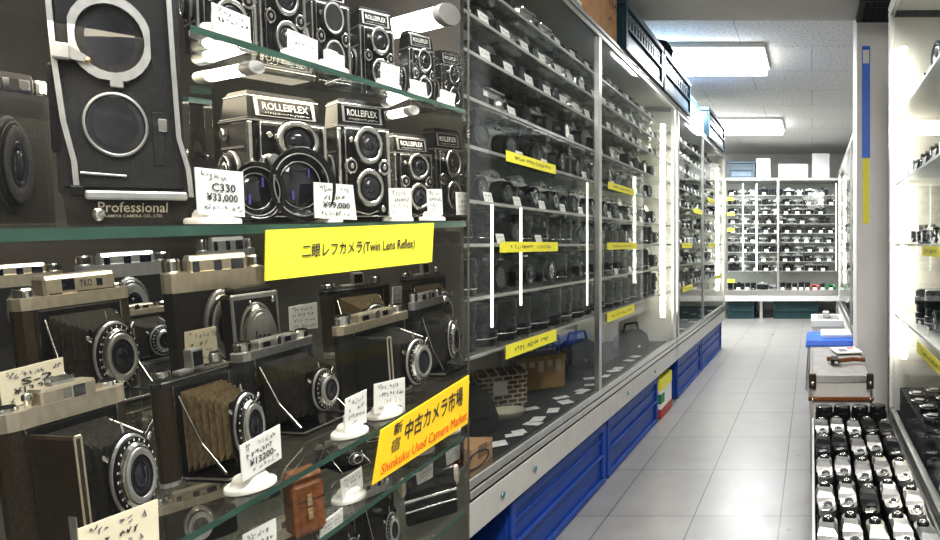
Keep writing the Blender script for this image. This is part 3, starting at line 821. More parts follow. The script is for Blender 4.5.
K = {}
K['tlr'] = k_tlr(); K['tlr_cap'] = k_tlr(cap=True); K['prof'] = k_prof()
K['f_silver'] = k_folder('silver', 'leather_warm', ext=.075, ring='satin', rl=.0275, topmat='satin_warm')
K['f_plain'] = k_folder('plain', 'leather_warm', door='side', ext=.085, text='Pioneer', rl=.027, topmat='satin_warm')
K['f_flat'] = k_folder('flat', 'leather_warm', bel='bellows_brown', ext=.10, rl=.028)
K['f_knob'] = k_folder('knob', 'leather', ext=.09, rl=.023, topmat='satin')
K['f_side'] = k_folder('knob', 'leather', door='side', ext=.08, rl=.025, topmat='satin_warm')
K['att'] = k_twin_attachment(); K['plate'] = k_plate(); K['range'] = k_range(); K['roll'] = k_roll()
K['case'] = k_case(); K['case_dark'] = k_case('navy_case'); K['case_red'] = k_case('dark_red')
K['range_dark'] = k_range(topm='black', rim='leather_grey')
K['slr_s'] = k_slr(False); K['slr_b'] = k_slr(True); K['range_plain'] = k_range(topm='satin')

def fit(kind, u0, u1, v0, shelf, Y=None, vb=None, phi=-20, label='', cat='camera', group=None, tilt=None, sd=None, name=None, z=None):
    """stand a copy on a shelf so that it spans u0..u1 and rises to v0 in the photograph"""
    k = K[kind]
    if tilt is None: tilt = math.atan(SH[shelf][1])
    if Y is None: Y = shelf_Y(shelf, vb)
    sw, sh = 1.0, 1.0
    X = ((u0 + u1) / 2 - U0) / F * Y
    rot = Matrix.Rotation(tilt, 4, 'X') @ Matrix.Rotation(R(phi + 90), 4, 'Z')
    pts = [Vector(p) for p in k.pts[:: max(1, len(k.pts) // 1500)]]
    for _ in range(25):
        zb = shelf_z(shelf, Y) if z is None else z
        Mx = Matrix.Translation((X, Y, zb)) @ rot @ Matrix.Diagonal((sw, sd * sw if sd else sw, sh, 1))
        q = [proj(Mx @ p) for p in pts]
        a0, a1 = min(p[0] for p in q), max(p[0] for p in q); t0 = min(p[1] for p in q)
        pb = proj((X, Y, zb))[1]
        sw *= max(.5, min(2, (u1 - u0) / (a1 - a0))) ** .8
        sh *= max(.5, min(2, (pb - v0) / (pb - t0))) ** .8
        X += ((u0 + u1) / 2 - (a0 + a1) / 2) / F * Y
    zb = shelf_z(shelf, Y) if z is None else z
    Mx = Matrix.Translation((X, Y, zb + .0005)) @ rot @ Matrix.Diagonal((sw, sd * sw if sd else sw, sh, 1))
    return k.put(Mx, label, cat, group, name)

# middle shelf: twin lens cameras
fit('prof', 40, 194, -48, 2, Y=.455, phi=-42, label='large black studio camera body with two empty round lens openings, first on the middle shelf')
fit('range_dark', -56, 56, 66, 2, Y=.50, phi=-8, label='dark bulky camera with silver knobs, partly behind the large studio camera body')
fit('tlr', 217, 330, 90, 2, Y=.625, phi=-27, label='black twin lens camera with a large nameplate, standing behind the wide twin lens attachment')
fit('att', 230, 336, 147, 2, Y=.545, sd=.8, phi=-30, label='black attachment of two wide flaring lens hoods lying before a twin lens camera', cat='lens attachment')
fit('tlr', 322, 392, 98, 2, Y=.67, phi=-36, label='twin lens camera with two bright chrome lens rings, beside the ¥99,000 card')
fit('tlr', 376, 434, 133, 2, Y=.80, phi=-30, label='smaller twin lens camera, next to last on the middle showcase shelf')
fit('tlr', 420, 465, 128, 2, Y=.85, phi=-30, label='twin lens camera standing last on the middle showcase shelf by the case end')
# top shelf
fit('tlr', 178, 258, -72, 1, Y=.52, phi=-32, label='twin lens camera on the top showcase shelf behind the first hanging price card')
fit('tlr', 244, 308, -48, 1, Y=.59, phi=-32, label='twin lens camera second on the top showcase shelf, cut off by the frame')
fit('tlr_cap', 300, 352, -24, 1, Y=.66, phi=-36, label='twin lens camera with two grey lens caps on the top showcase shelf')
fit('tlr', 348, 396, 6, 1, Y=.72, phi=-36, label='twin lens camera fourth on the top showcase shelf, under the bright reflection streak')
fit('tlr', 398, 436, 30, 1, Y=.80, phi=-34, label='dim twin lens camera fifth on the top showcase shelf')
fit('tlr', 432, 463, 50, 1, Y=.83, phi=-34, label='small dim twin lens camera last on the top showcase shelf')
# lower shelf: folding cameras
fit('f_silver', 6, 160, 270, 3, vb=402, phi=-14, label='large folding camera with broad satin top plate and square finder windows, bellows open')
fit('f_plain', -12, 158, 374, 3, vb=538, phi=-6, sd=.85, label='folding camera with silver top in the near lower corner, side door open')
fit('f_flat', 148, 278, 348, 3, vb=472, phi=-4, sd=.9, label='black folding camera with brown bellows and a silver accessory finder on top')
fit('f_knob', 230, 352, 328, 3, vb=425, phi=-6, sd=.85, label='black folding camera with chrome top and open struts behind the ¥13200 card')
fit('f_side', 332, 432, 303, 3, Y=.71, sd=.7, phi=-8, label='folding camera with a tall leather door panel and chrome top, behind two price cards')
fit('f_knob', 408, 466, 288, 3, Y=.81, sd=.7, phi=-4, label='folding camera with chrome top at the far end of the lower shelf, bellows out')
fit('range', 160, 272, 252, 3, vb=372, phi=-30, label='black bodied camera with a faceted silver top, behind the square front camera')
fit('plate', 220, 284, 284, 3, vb=378, phi=-25, label='camera with square silver front plate and a large capped round lens')
fit('f_flat', 318, 404, 272, 3, Y=.93, phi=-35, label='dark folding camera in the back row under the yellow twin lens sign')
fit('range_plain', 74, 178, 250, 3, vb=336, phi=-30, label='grey topped camera in the back row behind the large satin top folding camera')
fit('range_plain', 196, 262, 236, 3, Y=1.02, phi=-30, label='small camera with silver top in the back row above the square front camera')
fit('range', -30, 70, 262, 3, Y=.98, phi=-30, label='dark camera in the back row at the near end of the lower shelf')
fit('f_flat', 400, 462, 262, 3, Y=1.0, phi=-30, label='dark folding camera in the back row at the far end of the lower shelf')
# bottom shelves
fit('range', 152, 238, 478, 4, Y=.545, phi=-35, label='silver topped camera below the lower glass shelf beside the round card stand')
fit('case', 281, 326, 464, 4, Y=.562, phi=-30, label='brown leather camera case with two brass clasps', cat='camera case')
fit('case_dark', 236, 282, 480, 4, Y=.62, phi=-25, label='dark navy camera case standing beside the brown leather case', cat='camera case')
fit('f_knob', 314, 372, 432, 4, Y=.70, phi=-25, label='folding camera below the lower shelf beside the brown leather case')
fit('f_knob', 366, 436, 424, 4, Y=.78, phi=-25, label='folding camera half hidden behind the orange-yellow market sign')
fit('f_side', 424, 466, 404, 4, Y=.88, phi=-20, label='folding camera on the bottom glass shelf at the far end')
fit('f_knob', 352, 408, 474, 5, Y=.69, phi=-25, label='folding camera with a chrome lens under the bottom glass shelf')
fit('roll', 398, 460, 464, 5, Y=.76, sd=.6, phi=-50, label='roll film camera with round end knobs and chrome rails under the bottom glass shelf')
fit('case_red', 448, 464, 448, 5, Y=.90, phi=-20, label='dark red leather case at the far end under the bottom glass shelf', cat='camera case')

for i, (kd, a0, a1, t, sh, yy, lb) in enumerate([
    ('slr_b', 92, 172, 416, 4, .72, 'black camera seen through the lower glass shelf between two folding cameras'),
    ('range', 210, 286, 436, 4, .86, 'dark camera behind the cases on the glass shelf beneath the folding cameras'), ('f_flat', 300, 356, 398, 4, .98, 'dark folding camera deep on the glass shelf beneath the folding cameras'),
    ('range_plain', 376, 440, 392, 4, 1.05, 'silver topped camera deep on the shelf behind the orange-yellow sign'), ('f_knob', 300, 372, 500, 5, .66, 'folding camera at the bottom edge under the lying price card'), ('range', 236, 306, 512, 5, .62, 'camera at the very bottom beneath the dark navy case'),
    ('slr_b', 436, 470, 400, 4, 1.08, 'black camera at the far end of the deep back row, low shelf'), ('f_side', 96, 176, 300, 3, .86, 'dark folding camera between the two silver topped cameras on the lower shelf')]):
    fit(kd, a0, a1, t, sh, Y=yy, phi=-22, label=lb)
# glass riser behind the studio camera
m = MB(); m.box(-.10, .10, -.06, .06, .135, .141, 'shelf_edge'); tp = m
s1 = MB(); s1.box(-.10, -.096, -.06, .06, .012, .135, 'shelf_glass'); s2 = MB(); s2.box(.096, .10, -.06, .06, .012, .135, 'shelf_glass')
K['riser'] = Kind('glass_riser', [('riser_top', tp), ('riser_side', s1), ('riser_side', s2)])
fit('riser', 180, 217, 97, 2, Y=.67, phi=-15, label='small glass riser with green edge behind the large studio camera body', cat='display riser')
fit('slr_b', 184, 213, 142, 2, Y=.67, phi=-30, label='dark boxy camera standing under the small glass riser')

# glowing streaks modelled in place of light reflected in the showcase glass
def tube(p, q, r, label, m='reflection_glow', name='reflection_tube', cat='lamp'):
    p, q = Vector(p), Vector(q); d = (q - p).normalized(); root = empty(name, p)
    g = MB(); g.tube(d * .02, (q - p) - d * .02, r, m, 14); g.obj('glowing_streak', root)
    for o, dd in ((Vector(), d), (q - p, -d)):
        c = MB(); c.lathe([(r * 1.1, 0), (r * 1.1, .02), (r * .8, .024)], 'frame_white', o, dd, 12); c.obj('streak_end', root)
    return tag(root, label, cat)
tube(P(327, 46, 1.2), P(450, 14, 1.0), .0165, 'long glowing tube standing in for a glass reflection above the top showcase shelf')
tube(P(200, 78, .545), P(257, 67, .498), .005, 'short glowing tube standing in for a glass reflection under the top showcase shelf behind the studio camera')
tube(P(386, 116, .752), P(414, 110, .692), .005, 'short glowing tube standing in for a glass reflection under the top showcase shelf by the last cameras')

# cards and stands
def ink_card(name, corners, X, label, price=None, mat_='white_card', stand=None, shelf=2, lines=3, seed=0, group=None, extra=None):
    Q = [PX(u, v, X) for u, v in corners]
    base = (Q[2] + Q[3]) / 2
    root = empty(name, base)
    nrm = (Q[1] - Q[0]).cross(Q[3] - Q[0]).normalized()
    if nrm.x < 0: nrm = -nrm
    L = [q - base for q in Q]
    m = MB(); back = [q - nrm * .0008 for q in L]
    m.loft([back, L], mat_)
    rr = random.Random(seed + 11); off = nrm * .0006
    ys = [.18, .40, .62, .84][:lines + 1]
    for i, t in enumerate(ys):
        if price and i == min(2, len(ys) - 1):
            m.qtext(L, price, .18, .84, t - .10, t + .10, 'ink', off)
        elif not (extra and i == 1):
            m.scribble(L, .12, rr.uniform(.7, .92), t, .14, 'ink_soft' if i != 1 else 'ink', off, rr)
    if extra: m.qtext(L, extra, .3, .8, .30, .48, 'ink', off)
    m.scribble(L, .10, .2, .10, .10, 'ink', off, rr, 1)
    m.obj('card', root)
    if stand:
        r, z = stand
        zz = shelf_z(shelf, base.y) - base.z
        s = MB(); o = Vector((min(-.004, -.4535 - r - base.x), .0, zz + .0008))
        s.lathe([(r, 0), (r * 1.0, .003), (r * .93, .0045), (r * .72, .005), (r * .70, .008), (r * .6, .011), (r * .25, .012), (.0001, .012)], 'white_plastic' if mat_ == 'white_card' else 'cream_plastic', o, (0, -SH[shelf][1], 1), 28)
        top = max(.014, -zz * 1.0 + .004)
        s.box(o.x - .003, o.x + .003, -.006, .006, zz + .009, zz + min(.022, top + .008), 'white_plastic', .001)
        s.obj('round_stand', root)
    return tag(root, label, 'price card', group)

XF = -.4685
cards = [
 ('white price card reading ¥33,000 before the twin lens cameras', [(195, 167), (243, 172), (245, 217), (198, 214)], -.463, '¥33,000', 'white_card', (.0165, 0), 2, 'C330'),
 ('white price card reading ¥99,000 on the middle shelf', [(314, 182), (353, 185), (357, 220), (315, 218)], -.455, '¥99,000', 'white_card', (.017, 0), 2, None),
 ('plain white price card, third along the middle showcase shelf', [(389, 188), (411, 188), (412, 217), (390, 217)], -.466, None, 'white_card', (.015, 0), 2, None),
 ('plain white price card, fourth along the middle showcase shelf', [(427, 189), (442, 189), (443, 215), (428, 215)], -.466, None, 'white_card', (.014, 0), 2, None),
 ('narrow white price card at the far end of the middle showcase shelf', [(456, 192), (469, 192), (469, 215), (457, 215)], -.466, None, 'white_card', None, 2, None),
 ('white price card hanging first on the top showcase shelf', [(212, 2), (250, 17.6), (251, 45), (213.5, 40)], -.462, None, 'white_card', (.018, 0), 1, None),
 ('white price card second on the top showcase shelf', [(288, 28.7), (317.8, 40.7), (318, 63), (288, 58)], -.464, None, 'white_card', (.016, 0), 1, None),
 ('white price card third on the top shelf, before the capped camera', [(324, 50), (344, 56), (345, 72), (325, 66)], -.464, None, 'white_card', (.014, 0), 1, None),
 ('white price card fourth on the top showcase shelf, under the bright reflection streak', [(381.5, 62), (399.8, 67), (399, 88), (381, 82)], -.466, None, 'white_card', (.014, 0), 1, None),
 ('white price card fifth on the top showcase shelf', [(410, 79), (426, 83), (427.6, 97), (411, 92)], -.466, None, 'white_card', (.012, 0), 1, None),
 ('white price card last on the top showcase shelf', [(441, 89), (456, 94), (454, 106), (441, 101)], -.466, None, 'white_card', (.012, 0), 1, None),
 ('cream price card reading ¥13,200 before the large satin top folding camera', [(-2, 373), (63, 357), (66, 392), (3, 410)], -.56, '¥13,200', 'cream_card', None, 3, 'S-2'),
 ('cream price card leaning beside the camera with the faceted silver top', [(185, 332), (216, 326), (218, 362), (186, 366)], -.66, None, 'cream_card', None, 3, None),
 ('small pale price card in the back row beside the square front camera', [(289, 307), (317, 302), (318, 328), (290, 331)], -.66, None, 'white_card', None, 3, None),
 ('narrow pale price card in the back row under the yellow sign', [(393, 287), (402, 286), (402, 309), (392, 311)], -.60, None, 'white_card', None, 3, None),
 ('white price card reading ¥13200 on a round stand at the shelf edge', [(240, 446), (280, 424), (281.7, 458), (242.7, 482)], -.460, '¥13200-', 'white_card', (.0165, 0), 3, None),
 ('tall white price card on a round stand before the leather door folding camera', [(345.7, 399), (366.7, 389), (366.7, 422), (344.6, 433)], -.463, None, 'white_card', (.0155, 0), 3, None),
 ('white price card on a round stand nearest the orange-yellow sign', [(374.3, 384), (405, 377), (405, 411), (374.3, 414)], -.464, None, 'white_card', (.0165, 0), 3, None),
 ('cream price card in the near lower corner under the open folding camera', [(78, 529), (158, 499), (159.5, 548), (80, 580)], -.4545, None, 'cream_card', None, 3, None),
 ('white price card on a round stand under the lower glass shelf edge', [(341, 480), (361.7, 466.7), (363.3, 487), (342.3, 502)], -.474, None, 'white_card', (.0145, 0), 4, None),
 ('white price card at the bottom before the dark navy case', [(243, 535), (276, 517.7), (277, 556), (244, 572)], -.463, None, 'white_card', None, 4, None),
 ('pale price card lying low behind the bottom glass shelf edge', [(321.7, 523), (343, 507), (343, 527), (319, 541)], -.47, None, 'white_card', None, 4, None),
 ('small white card on a stand just under the orange-yellow sign', [(416, 471), (433, 461), (433, 477), (418, 485)], -.47, None, 'white_card', (.013, 0), 4, None),
 ('small white card at the far end below the orange-yellow sign', [(446, 452), (460, 444), (460, 458), (447, 466)], -.47, None, 'white_card', (.012, 0), 4, None),
]
for i, (lb, cs, X, pr, mt, st, sh, ex) in enumerate(cards):
    ink_card('price_card', cs, X, lb, pr, mt, st, sh, seed=i, extra=ex)

def sign_board(corners, X, m, texts, label, name='shelf_sign', cat='sign'):
    Q = [PX(u, v, X) for u, v in corners]; base = (Q[2] + Q[3]) / 2
    mb = MB(); L = [q - base for q in Q]; back = [q + Vector((-.0015, 0, 0)) for q in L]
    mb.loft([back, L], m)
    for t in texts: mb.qtext(L, t[0], *t[1:5], t[5], (.0008, 0, 0))
    o = mb.obj(name); o.location = base
    return tag(o, label, cat)
sign_board([(267, 230), (434, 223), (432, 262), (266, 281)], -.446, 'yellow', [('二眼レフカメラ(Twin Lens Reflex)', .155, .845, .33, .66, 'ink')], 'bright yellow sign lettered for twin lens reflex cameras on the middle shelf edge')
sign_board([(381.7, 430), (469.3, 375), (468, 423), (373, 485)], -.446, 'yellow_gold',
           [('新', .12, .205, .04, .28, 'ink'), ('宿', .115, .20, .34, .60, 'ink'), ('中古カメラ市場', .24, .91, .13, .53, 'ink'), ('Shinkuku Used Camera Market', .05, .975, .70, .90, 'red_ink')],
           'orange-yellow sign with black and red market lettering on the lower shelf edge')

# ================================================================ room
m = MB(); m.box(-2.3, 2.3, -1.6, 8.6, -.05, 0, 'floor'); structure('floor', m)
CZ = 2.20
m = MB(); m.box(-2.3, 2.3, -1.6, 8.6, CZ, CZ + .05, 'ceiling'); structure('ceiling', m)
m = MB(); m.box(-2.3, 2.3, 8.5, 8.6, 0, CZ, 'wall_paint'); structure('wall_back', m)
m = MB(); m.box(-2.3, -2.2, -1.6, 8.5, 0, CZ, 'wall_paint'); structure('wall_left', m)
m = MB(); m.box(2.2, 2.3, -1.6, 8.5, 0, CZ, 'wall_paint'); structure('wall_right', m)
m = MB(); m.box(-2.2, 2.2, -1.6, -1.5, 0, CZ, 'wall_paint'); structure('wall_front', m)
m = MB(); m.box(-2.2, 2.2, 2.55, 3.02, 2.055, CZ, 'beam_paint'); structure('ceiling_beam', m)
m = MB(); m.box(.2325, .395, 3.12, 3.40, 0, CZ - .001, 'pillar_paint', .004); structure('pillar', m)

# ceiling lamps
def ceiling_lamp(x0, x1, y0, y1, label, es='panel_glow'):
    r = empty('ceiling_lamp', ((x0 + x1) / 2, (y0 + y1) / 2, CZ)); w, d = (x1 - x0) / 2, (y1 - y0) / 2
    f = MB()
    for a, b, c, e in ((-w, w, -d, -d + .02), (-w, w, d - .02, d), (-w, -w + .02, -d + .02, d - .02), (w - .02, w, -d + .02, d - .02)): f.box(a, b, c, e, -.03, 0, 'frame_white')
    f.obj('lamp_frame', r)
    g = MB(); g.box(-w + .02, w - .02, -d + .02, d - .02, -.075, -.031, es); g.obj('diffuser', r)
    return tag(r, label, 'ceiling lamp')
ceiling_lamp(-1.5, -.30, 3.78, 4.28, 'wide bright ceiling lamp just beyond the ceiling beam')
ceiling_lamp(-1.5, -.30, 6.0, 6.6, 'bright ceiling lamp farther back above the end cabinet')
ceiling_lamp(.0, .28, -.3, 1.2, 'long unseen ceiling lamp added above the near end of the aisle')  # unseen fixture, added and placed to light the showcase cards
m = MB(); m.box(-.10, .10, -.09, .09, -.02, 0, 'vent_dark')
for i in range(12): m.box(-.10, .10, -.09 + i * .0155, -.086 + i * .0155, -.024, -.02, 'leather_grey')
for i in range(13): m.box(-.10 + i * .0165, -.097 + i * .0165, -.09, .09, -.024, -.02, 'leather_grey')
fr_ = MB(); fr_.box(-.112, .112, -.102, -.09, -.026, 0, 'leather_grey'); fr_.box(-.112, .112, .09, .102, -.026, 0, 'leather_grey'); fr_.box(-.112, -.1, -.09, .09, -.026, 0, 'leather_grey'); fr_.box(.1, .112, -.09, .09, -.026, 0, 'leather_grey')
K['vent'] = Kind('ceiling_vent', [('grille', m), ('vent_frame', fr_)])
K['vent'].put(Matrix.Translation((.42, 2.84, 2.053)) @ Matrix.Diagonal((1.8, 1.3, 1, 1)), 'dark square ceiling vent grille above the white pillar', 'vent')

# ================================================================ aisle cabinets
XL = -.79
def cabinet(name, label, y0, y1, X, side, depth, posts, shelves, deck=.365, top=1.74, back='grey_back', tubes_streaks=(), sill=.385, rail=(.25, .33), standards=(), feet=True, shelfm='shelf_pale', near_side='frame_white', pane='pane'):
    """a glass fronted cabinet along the aisle; side=+1 faces +x, -1 faces -x"""
    r = empty(name, (X - side * depth / 2, (y0 + y1) / 2, 0)); ox, oy = r.location.x, r.location.y
    def pt(nm, mb):
        o = mb.obj(nm, r); o.location = (-ox, -oy, 0); return o
    xb = X - side * depth
    m = MB(); m.box(xb, xb + side * .012, y0, y1, rail[0], top, back); pt('back_panel', m)
    m = MB(); m.box(xb, X - side * .02, y0, y0 + .006, rail[0], top - .04, near_side); pt('side_panel', m)
    m = MB(); m.box(xb, X - side * .02, y1 - .012, y1, rail[0], top - .04, 'frame_white'); pt('side_panel', m)
    m = MB(); m.box(xb, X - side * .002, y0, y1, rail[0] + .01, deck, 'black_cloth'); pt('deck', m)
    m = MB(); m.box(X - side * .02, X + side * .002, y0, y1, rail[0], rail[1], 'alu_white', .002)
    m.box(X - side * .02, X - side * .004, y0, y1, rail[1], rail[1] + .008, 'black')
    m.box(X - side * .02, X + side * .004, y0, y1, rail[1] + .008, rail[1] + .028, 'alu', .002)
    m.box(X - side * .02, X + side * .001, y0, y1, rail[1] + .031, sill, 'alu', .002); pt('sill_rail', m)
    m = MB(); m.box(xb, X - side * .001, y0, y1, top - .008, top, 'frame_white'); pt('top_panel', m)
    m = MB(); m.box(X - side * .02, X + side * .002, y0, y1, top - .038, top - .020, 'alu', .002); m.box(X - side * .02, X - side * .002, y0, y1, top - .020, top - .014, 'black'); m.box(X - side * .02, X + side * .003, y0, y1, top - .014, top, 'alu', .002); pt('top_rail', m)
    for y, w, mm in posts:
        m = MB(); m.box(X - side * .016, X + side * .002, y - w / 2, y + w / 2, sill, top - .038, mm, .002); pt('post', m)
    ys = [y0 + .012] + [p[0] for p in posts if y0 + .05 < p[0] < y1 - .05] + [y1 - .012]
    for a, b in zip(ys, ys[1:]):
        m = MB(); m.box(X - side * .009, X - side * .005, a, b, sill, top - .038, pane); pt('glass_pane', m)
    for z in shelves:
        m = MB(); m.box(xb + side * .012, X - side * .025, y0 + .014, y1 - .014, z - .006, z, shelfm); m.box(X - side * .026, X - side * .022, y0 + .014, y1 - .014, z - .007, z + .001, 'shelf_lip' if shelfm == 'shelf_pale' else 'shelf_white'); pt('shelf', m)
    for y in standards:
        m = MB(); m.box(xb + side * .02, xb + side * .034, y - .011, y + .011, deck, top - .06, 'shelf_white', .001)
        for i in range(40): m.box(xb + side * .0342, xb + side * .0345, y - .002, y + .002, deck + .02 + i * .032, deck + .035 + i * .032, 'black')
        pt('shelf_standard', m)
    for x, y, z0, z1 in tubes_streaks:
        m = MB(); m.tube((x, y, z0), (x, y, z1), .014 if abs(x - X) > .02 else .0034, 'tube_warm' if abs(x - X) > .02 else 'reflection_slim', 14); pt('tube_or_streak', m)  # slim ones are added, imitating light lines mirrored in the pane
    if feet:
        for y in (y0 + .02, y1 - .06):
            m = MB(); m.box(xb, X - side * .06, y, y + .04, 0, rail[0] + .01, 'black', .002); pt('foot', m)
    return tag(r, label, 'display cabinet')

S1 = [.66, .80, .93, 1.035, 1.165, 1.28, 1.39, 1.48, 1.57]
cabinet('display_cabinet', 'first glass cabinet down the aisle, two sliding panes and blue crates beneath', 1.384, 3.50, XL, 1, .42,
        [(2.236, .030, 'alu'), (3.455, .06, 'frame_white')], S1, tubes_streaks=[(XL - .045, 3.36, .52, 1.60), (XL - .0155, 2.15, .71, 1.15), (XL - .0155, 1.66, .76, 1.03), (XL - .0155, 1.51, .72, 1.03)], standards=(1.62, 1.95, 2.3, 2.7, 3.02), back='warm_back', near_side='pane')  # the slim entries stand in for reflections in the pane
cabinet('display_cabinet', 'second glass cabinet down the aisle, ending where the aisle opens', 3.52, 5.46, XL, 1, .42,
        [(4.37, .028, 'alu'), (5.42, .05, 'frame_white'), (3.55, .03, 'alu')], S1, tubes_streaks=[(XL - .05, 5.32, .52, 1.60)], standards=(3.8, 4.3, 4.8, 5.2), back='warm_back')
cabinet('display_cabinet', 'near glass cabinet facing the aisle beside the tray of cameras', .75, 2.34, .30, -1, .45,
        [(2.32, .03, 'frame_white')], [.66, .93, 1.16, 1.41], tubes_streaks=[(.345, 2.26, .50, 1.67)], back='near_back', rail=(.17, .24), sill=.30, deck=.285, top=1.85, shelfm='shelf_white', pane='pane_side')
cabinet('display_cabinet', 'far glass cabinet beyond the white pillar, facing the aisle', 3.43, 6.75, .30, -1, .45,
        [(4.7, .03, 'alu'), (6.7, .05, 'frame_white')], [.66, .86, 1.06, 1.26, 1.46], back='wall_paint', rail=(.17, .24), sill=.30, deck=.285, tubes_streaks=[(.36, 6.6, .50, 1.67)])

# end cabinet across the back (faces the camera)
YB = 7.44
def back_cabinet():
    r = empty('display_cabinet', (-.5, YB + .2, 0)); x0, x1 = -1.7, .42
    def pt(nm, mb):
        o = mb.obj(nm, r); o.location = (.5, -YB - .2, 0); return o
    m = MB(); m.box(x0, x1, YB + .43, YB + .45, .25, 1.75, 'wall_paint'); pt('back_panel', m)
    m = MB(); m.box(x0, x1, YB + .005, YB + .43, .24, .355, 'shelf_white'); pt('deck', m)
    m = MB(); m.box(x0, x1, YB - .01, YB + .005, .22, .29, 'frame_white', .002); m.box(x0, x1, YB - .012, YB + .005, .295, .36, 'alu', .002); pt('sill_rail', m)
    m = MB(); m.box(x0, x1, YB - .005, YB + .45, 1.72, 1.75, 'frame_white', .002); pt('top_panel', m)
    zs = [.355 + .24 + i * .118 for i in range(9)]
    for z in zs:
        m = MB(); m.box(x0, x1, YB + .05, YB + .43, z - .006, z, 'shelf_pale'); m.box(x0, x1, YB + .046, YB + .05, z - .008, z + .001, 'shelf_lip'); pt('shelf', m)
    for x in (-1.08, -.42, .36):
        m = MB(); m.box(x - .014, x + .014, YB - .008, YB + .012, .36, 1.72, 'alu', .002); pt('post', m)
    for a, b in ((-1.7, -1.08), (-1.08, -.42), (-.42, .36)):
        m = MB(); m.box(a + .014, b - .014, YB, YB + .004, .36, 1.72, 'pane'); pt('glass_pane', m)
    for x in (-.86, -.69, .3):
        m = MB(); m.tube((x, YB + .03, .60), (x, YB + .03, 1.68), .007, 'tube_soft', 10); pt('tube_or_streak', m)
    for x in (-1.6, -.66, .3):
        m = MB(); m.box(x, x + .04, YB + .1, YB + .4, 0, .24, 'alu', .002); pt('leg', m)
    tag(r, 'glass cabinet across the far end of the aisle, rows of small cameras', 'display cabinet')
    return zs
ZB = back_cabinet()

# ================================================================ cameras in the aisle cabinets
ORD = 'first second third fourth fifth sixth seventh eighth ninth tenth eleventh twelfth thirteenth fourteenth fifteenth sixteenth seventeenth eighteenth nineteenth twentieth'.split()
ORD += ['twenty-' + w for w in ORD[:9]] + ['thirtieth'] + ['thirty-' + w for w in ORD[:9]]
for s in ('slr_silver', 'slr_black', 'compact', 'compact_black', 'compact_green', 'compact_red', 'lens', 'lens_grey'): K['m_' + s] = k_mini(s)
K['lens_big'] = k_lens(.105, .042); K['lens_mid'] = k_lens(.085, .032, 'chrome'); K['lens_slim'] = k_lens(.12, .033, 'black')
K['tag'] = k_minitag()
DESC = {'slr_s': ('silver topped reflex camera', 'camera'), 'slr_b': ('black reflex camera', 'camera'), 'range_plain': ('silver rangefinder camera', 'camera'), 'm_slr_silver': ('silver topped reflex camera', 'camera'), 'm_slr_black': ('black reflex camera', 'camera'),
        'm_compact': ('silver compact camera', 'camera'), 'm_compact_black': ('black compact camera', 'camera'), 'm_compact_green': ('green compact camera', 'camera'), 'm_compact_red': ('red compact camera', 'camera'), 'm_lens': ('black lens', 'lens'), 'm_lens_grey': ('silver lens', 'lens'), 'lens_big': ('wide black lens', 'lens'), 'lens_mid': ('short black lens', 'lens'), 'lens_slim': ('slim tall black lens', 'lens'), 'tlr': ('twin lens camera', 'camera')}

def row(kinds, y0, y1, step, X, side, z, where, tags=.8, setback=.075, scale=(1, 1), tagscale=1.0, turn=None, taggap=None, avoid=()):
    """stand things side by side along a shelf, none touching the next; fronts kept clear of the price tags"""
    cur, i = y0, 0
    ph = 90 if side > 0 else -90
    front = .047 if taggap is None else taggap + .014
    if setback > .15: front = setback - .02
    while True:
        k = random.choice(kinds); s = random.uniform(*scale)
        d, c = DESC[k]
        a = R(ph + (turn if turn is not None else random.uniform(-9, 9)))
        T = Matrix.Rotation(a, 4, 'Z') @ Matrix.Diagonal((s, s, s, 1))
        q = [T @ Vector(p) for p in K[k].pts]
        ya, yb = min(p.y for p in q), max(p.y for p in q); xf = max(side * p.x for p in q)
        y = cur - ya
        hit = [v for v in avoid if y + ya - .015 < v < y + yb + .015]
        if hit:
            cur = hit[0] + .016; continue
        if y + yb > y1: break
        x = X - side * (front + random.uniform(0, .012) + xf)
        K[k].put(Matrix.Translation((x, y, z + .0012)) @ T, f'{d}, {ORD[i]} from near end, {where}', c, where)
        if random.random() < tags:
            K['tag'].put(Matrix.Translation((X - side * (.033 if taggap is None else taggap), y, z + .0012)) @ Matrix.Rotation(R(ph), 4, 'Z') @ Matrix.Diagonal((tagscale, 1, tagscale, 1)), f'white price tag before the {ORD[i]} item, {where}', 'price tag', where + ' tags')
        cur = y + yb + max(.003, (step - (yb - ya)) * random.uniform(.3, 1.0)); i += 1

W1 = 'shelf of the first aisle cabinet'
row(['m_compact', 'm_compact_black', 'm_slr_silver'], 1.46, 3.32, .098, XL, 1, 1.48, 'second ' + W1, 1.0, .085, (.82, .9), 1.15)
row(['m_compact', 'm_slr_silver', 'm_compact', 'm_slr_black'], 1.46, 3.32, .105, XL, 1, 1.39, 'third ' + W1, 1.0, .085, (.82, .9), 1.2)
row(['m_slr_silver', 'm_compact', 'm_slr_black'], 1.46, 3.32, .13, XL, 1, 1.28, 'fourth ' + W1, .6, .10, (.95, 1.05))
row(['m_compact', 'm_compact_black'], 1.52, 3.32, .13, XL, 1, 1.57, 'top ' + W1, .3, .14, (.95, 1.05))
row(['slr_b', 'slr_b', 'slr_s'], 1.46, 3.33, .165, XL, 1, 1.165, 'fifth ' + W1, .8, .112, (1.08, 1.12))
row(['slr_b', 'slr_s', 'slr_s'], 1.46, 3.33, .155, XL, 1, 1.035, 'sixth ' + W1, .8, .11, (1.04, 1.08))
row(['lens_mid', 'slr_b', 'lens_mid'], 1.46, 3.34, .115, XL, 1, .93, 'seventh ' + W1, .2, .10, (.95, 1.0))
row(['lens_mid', 'slr_b', 'lens_mid', 'lens_mid'], 1.46, 3.34, .115, XL, 1, .80, 'eighth ' + W1, .2, .105, (1.05, 1.15))
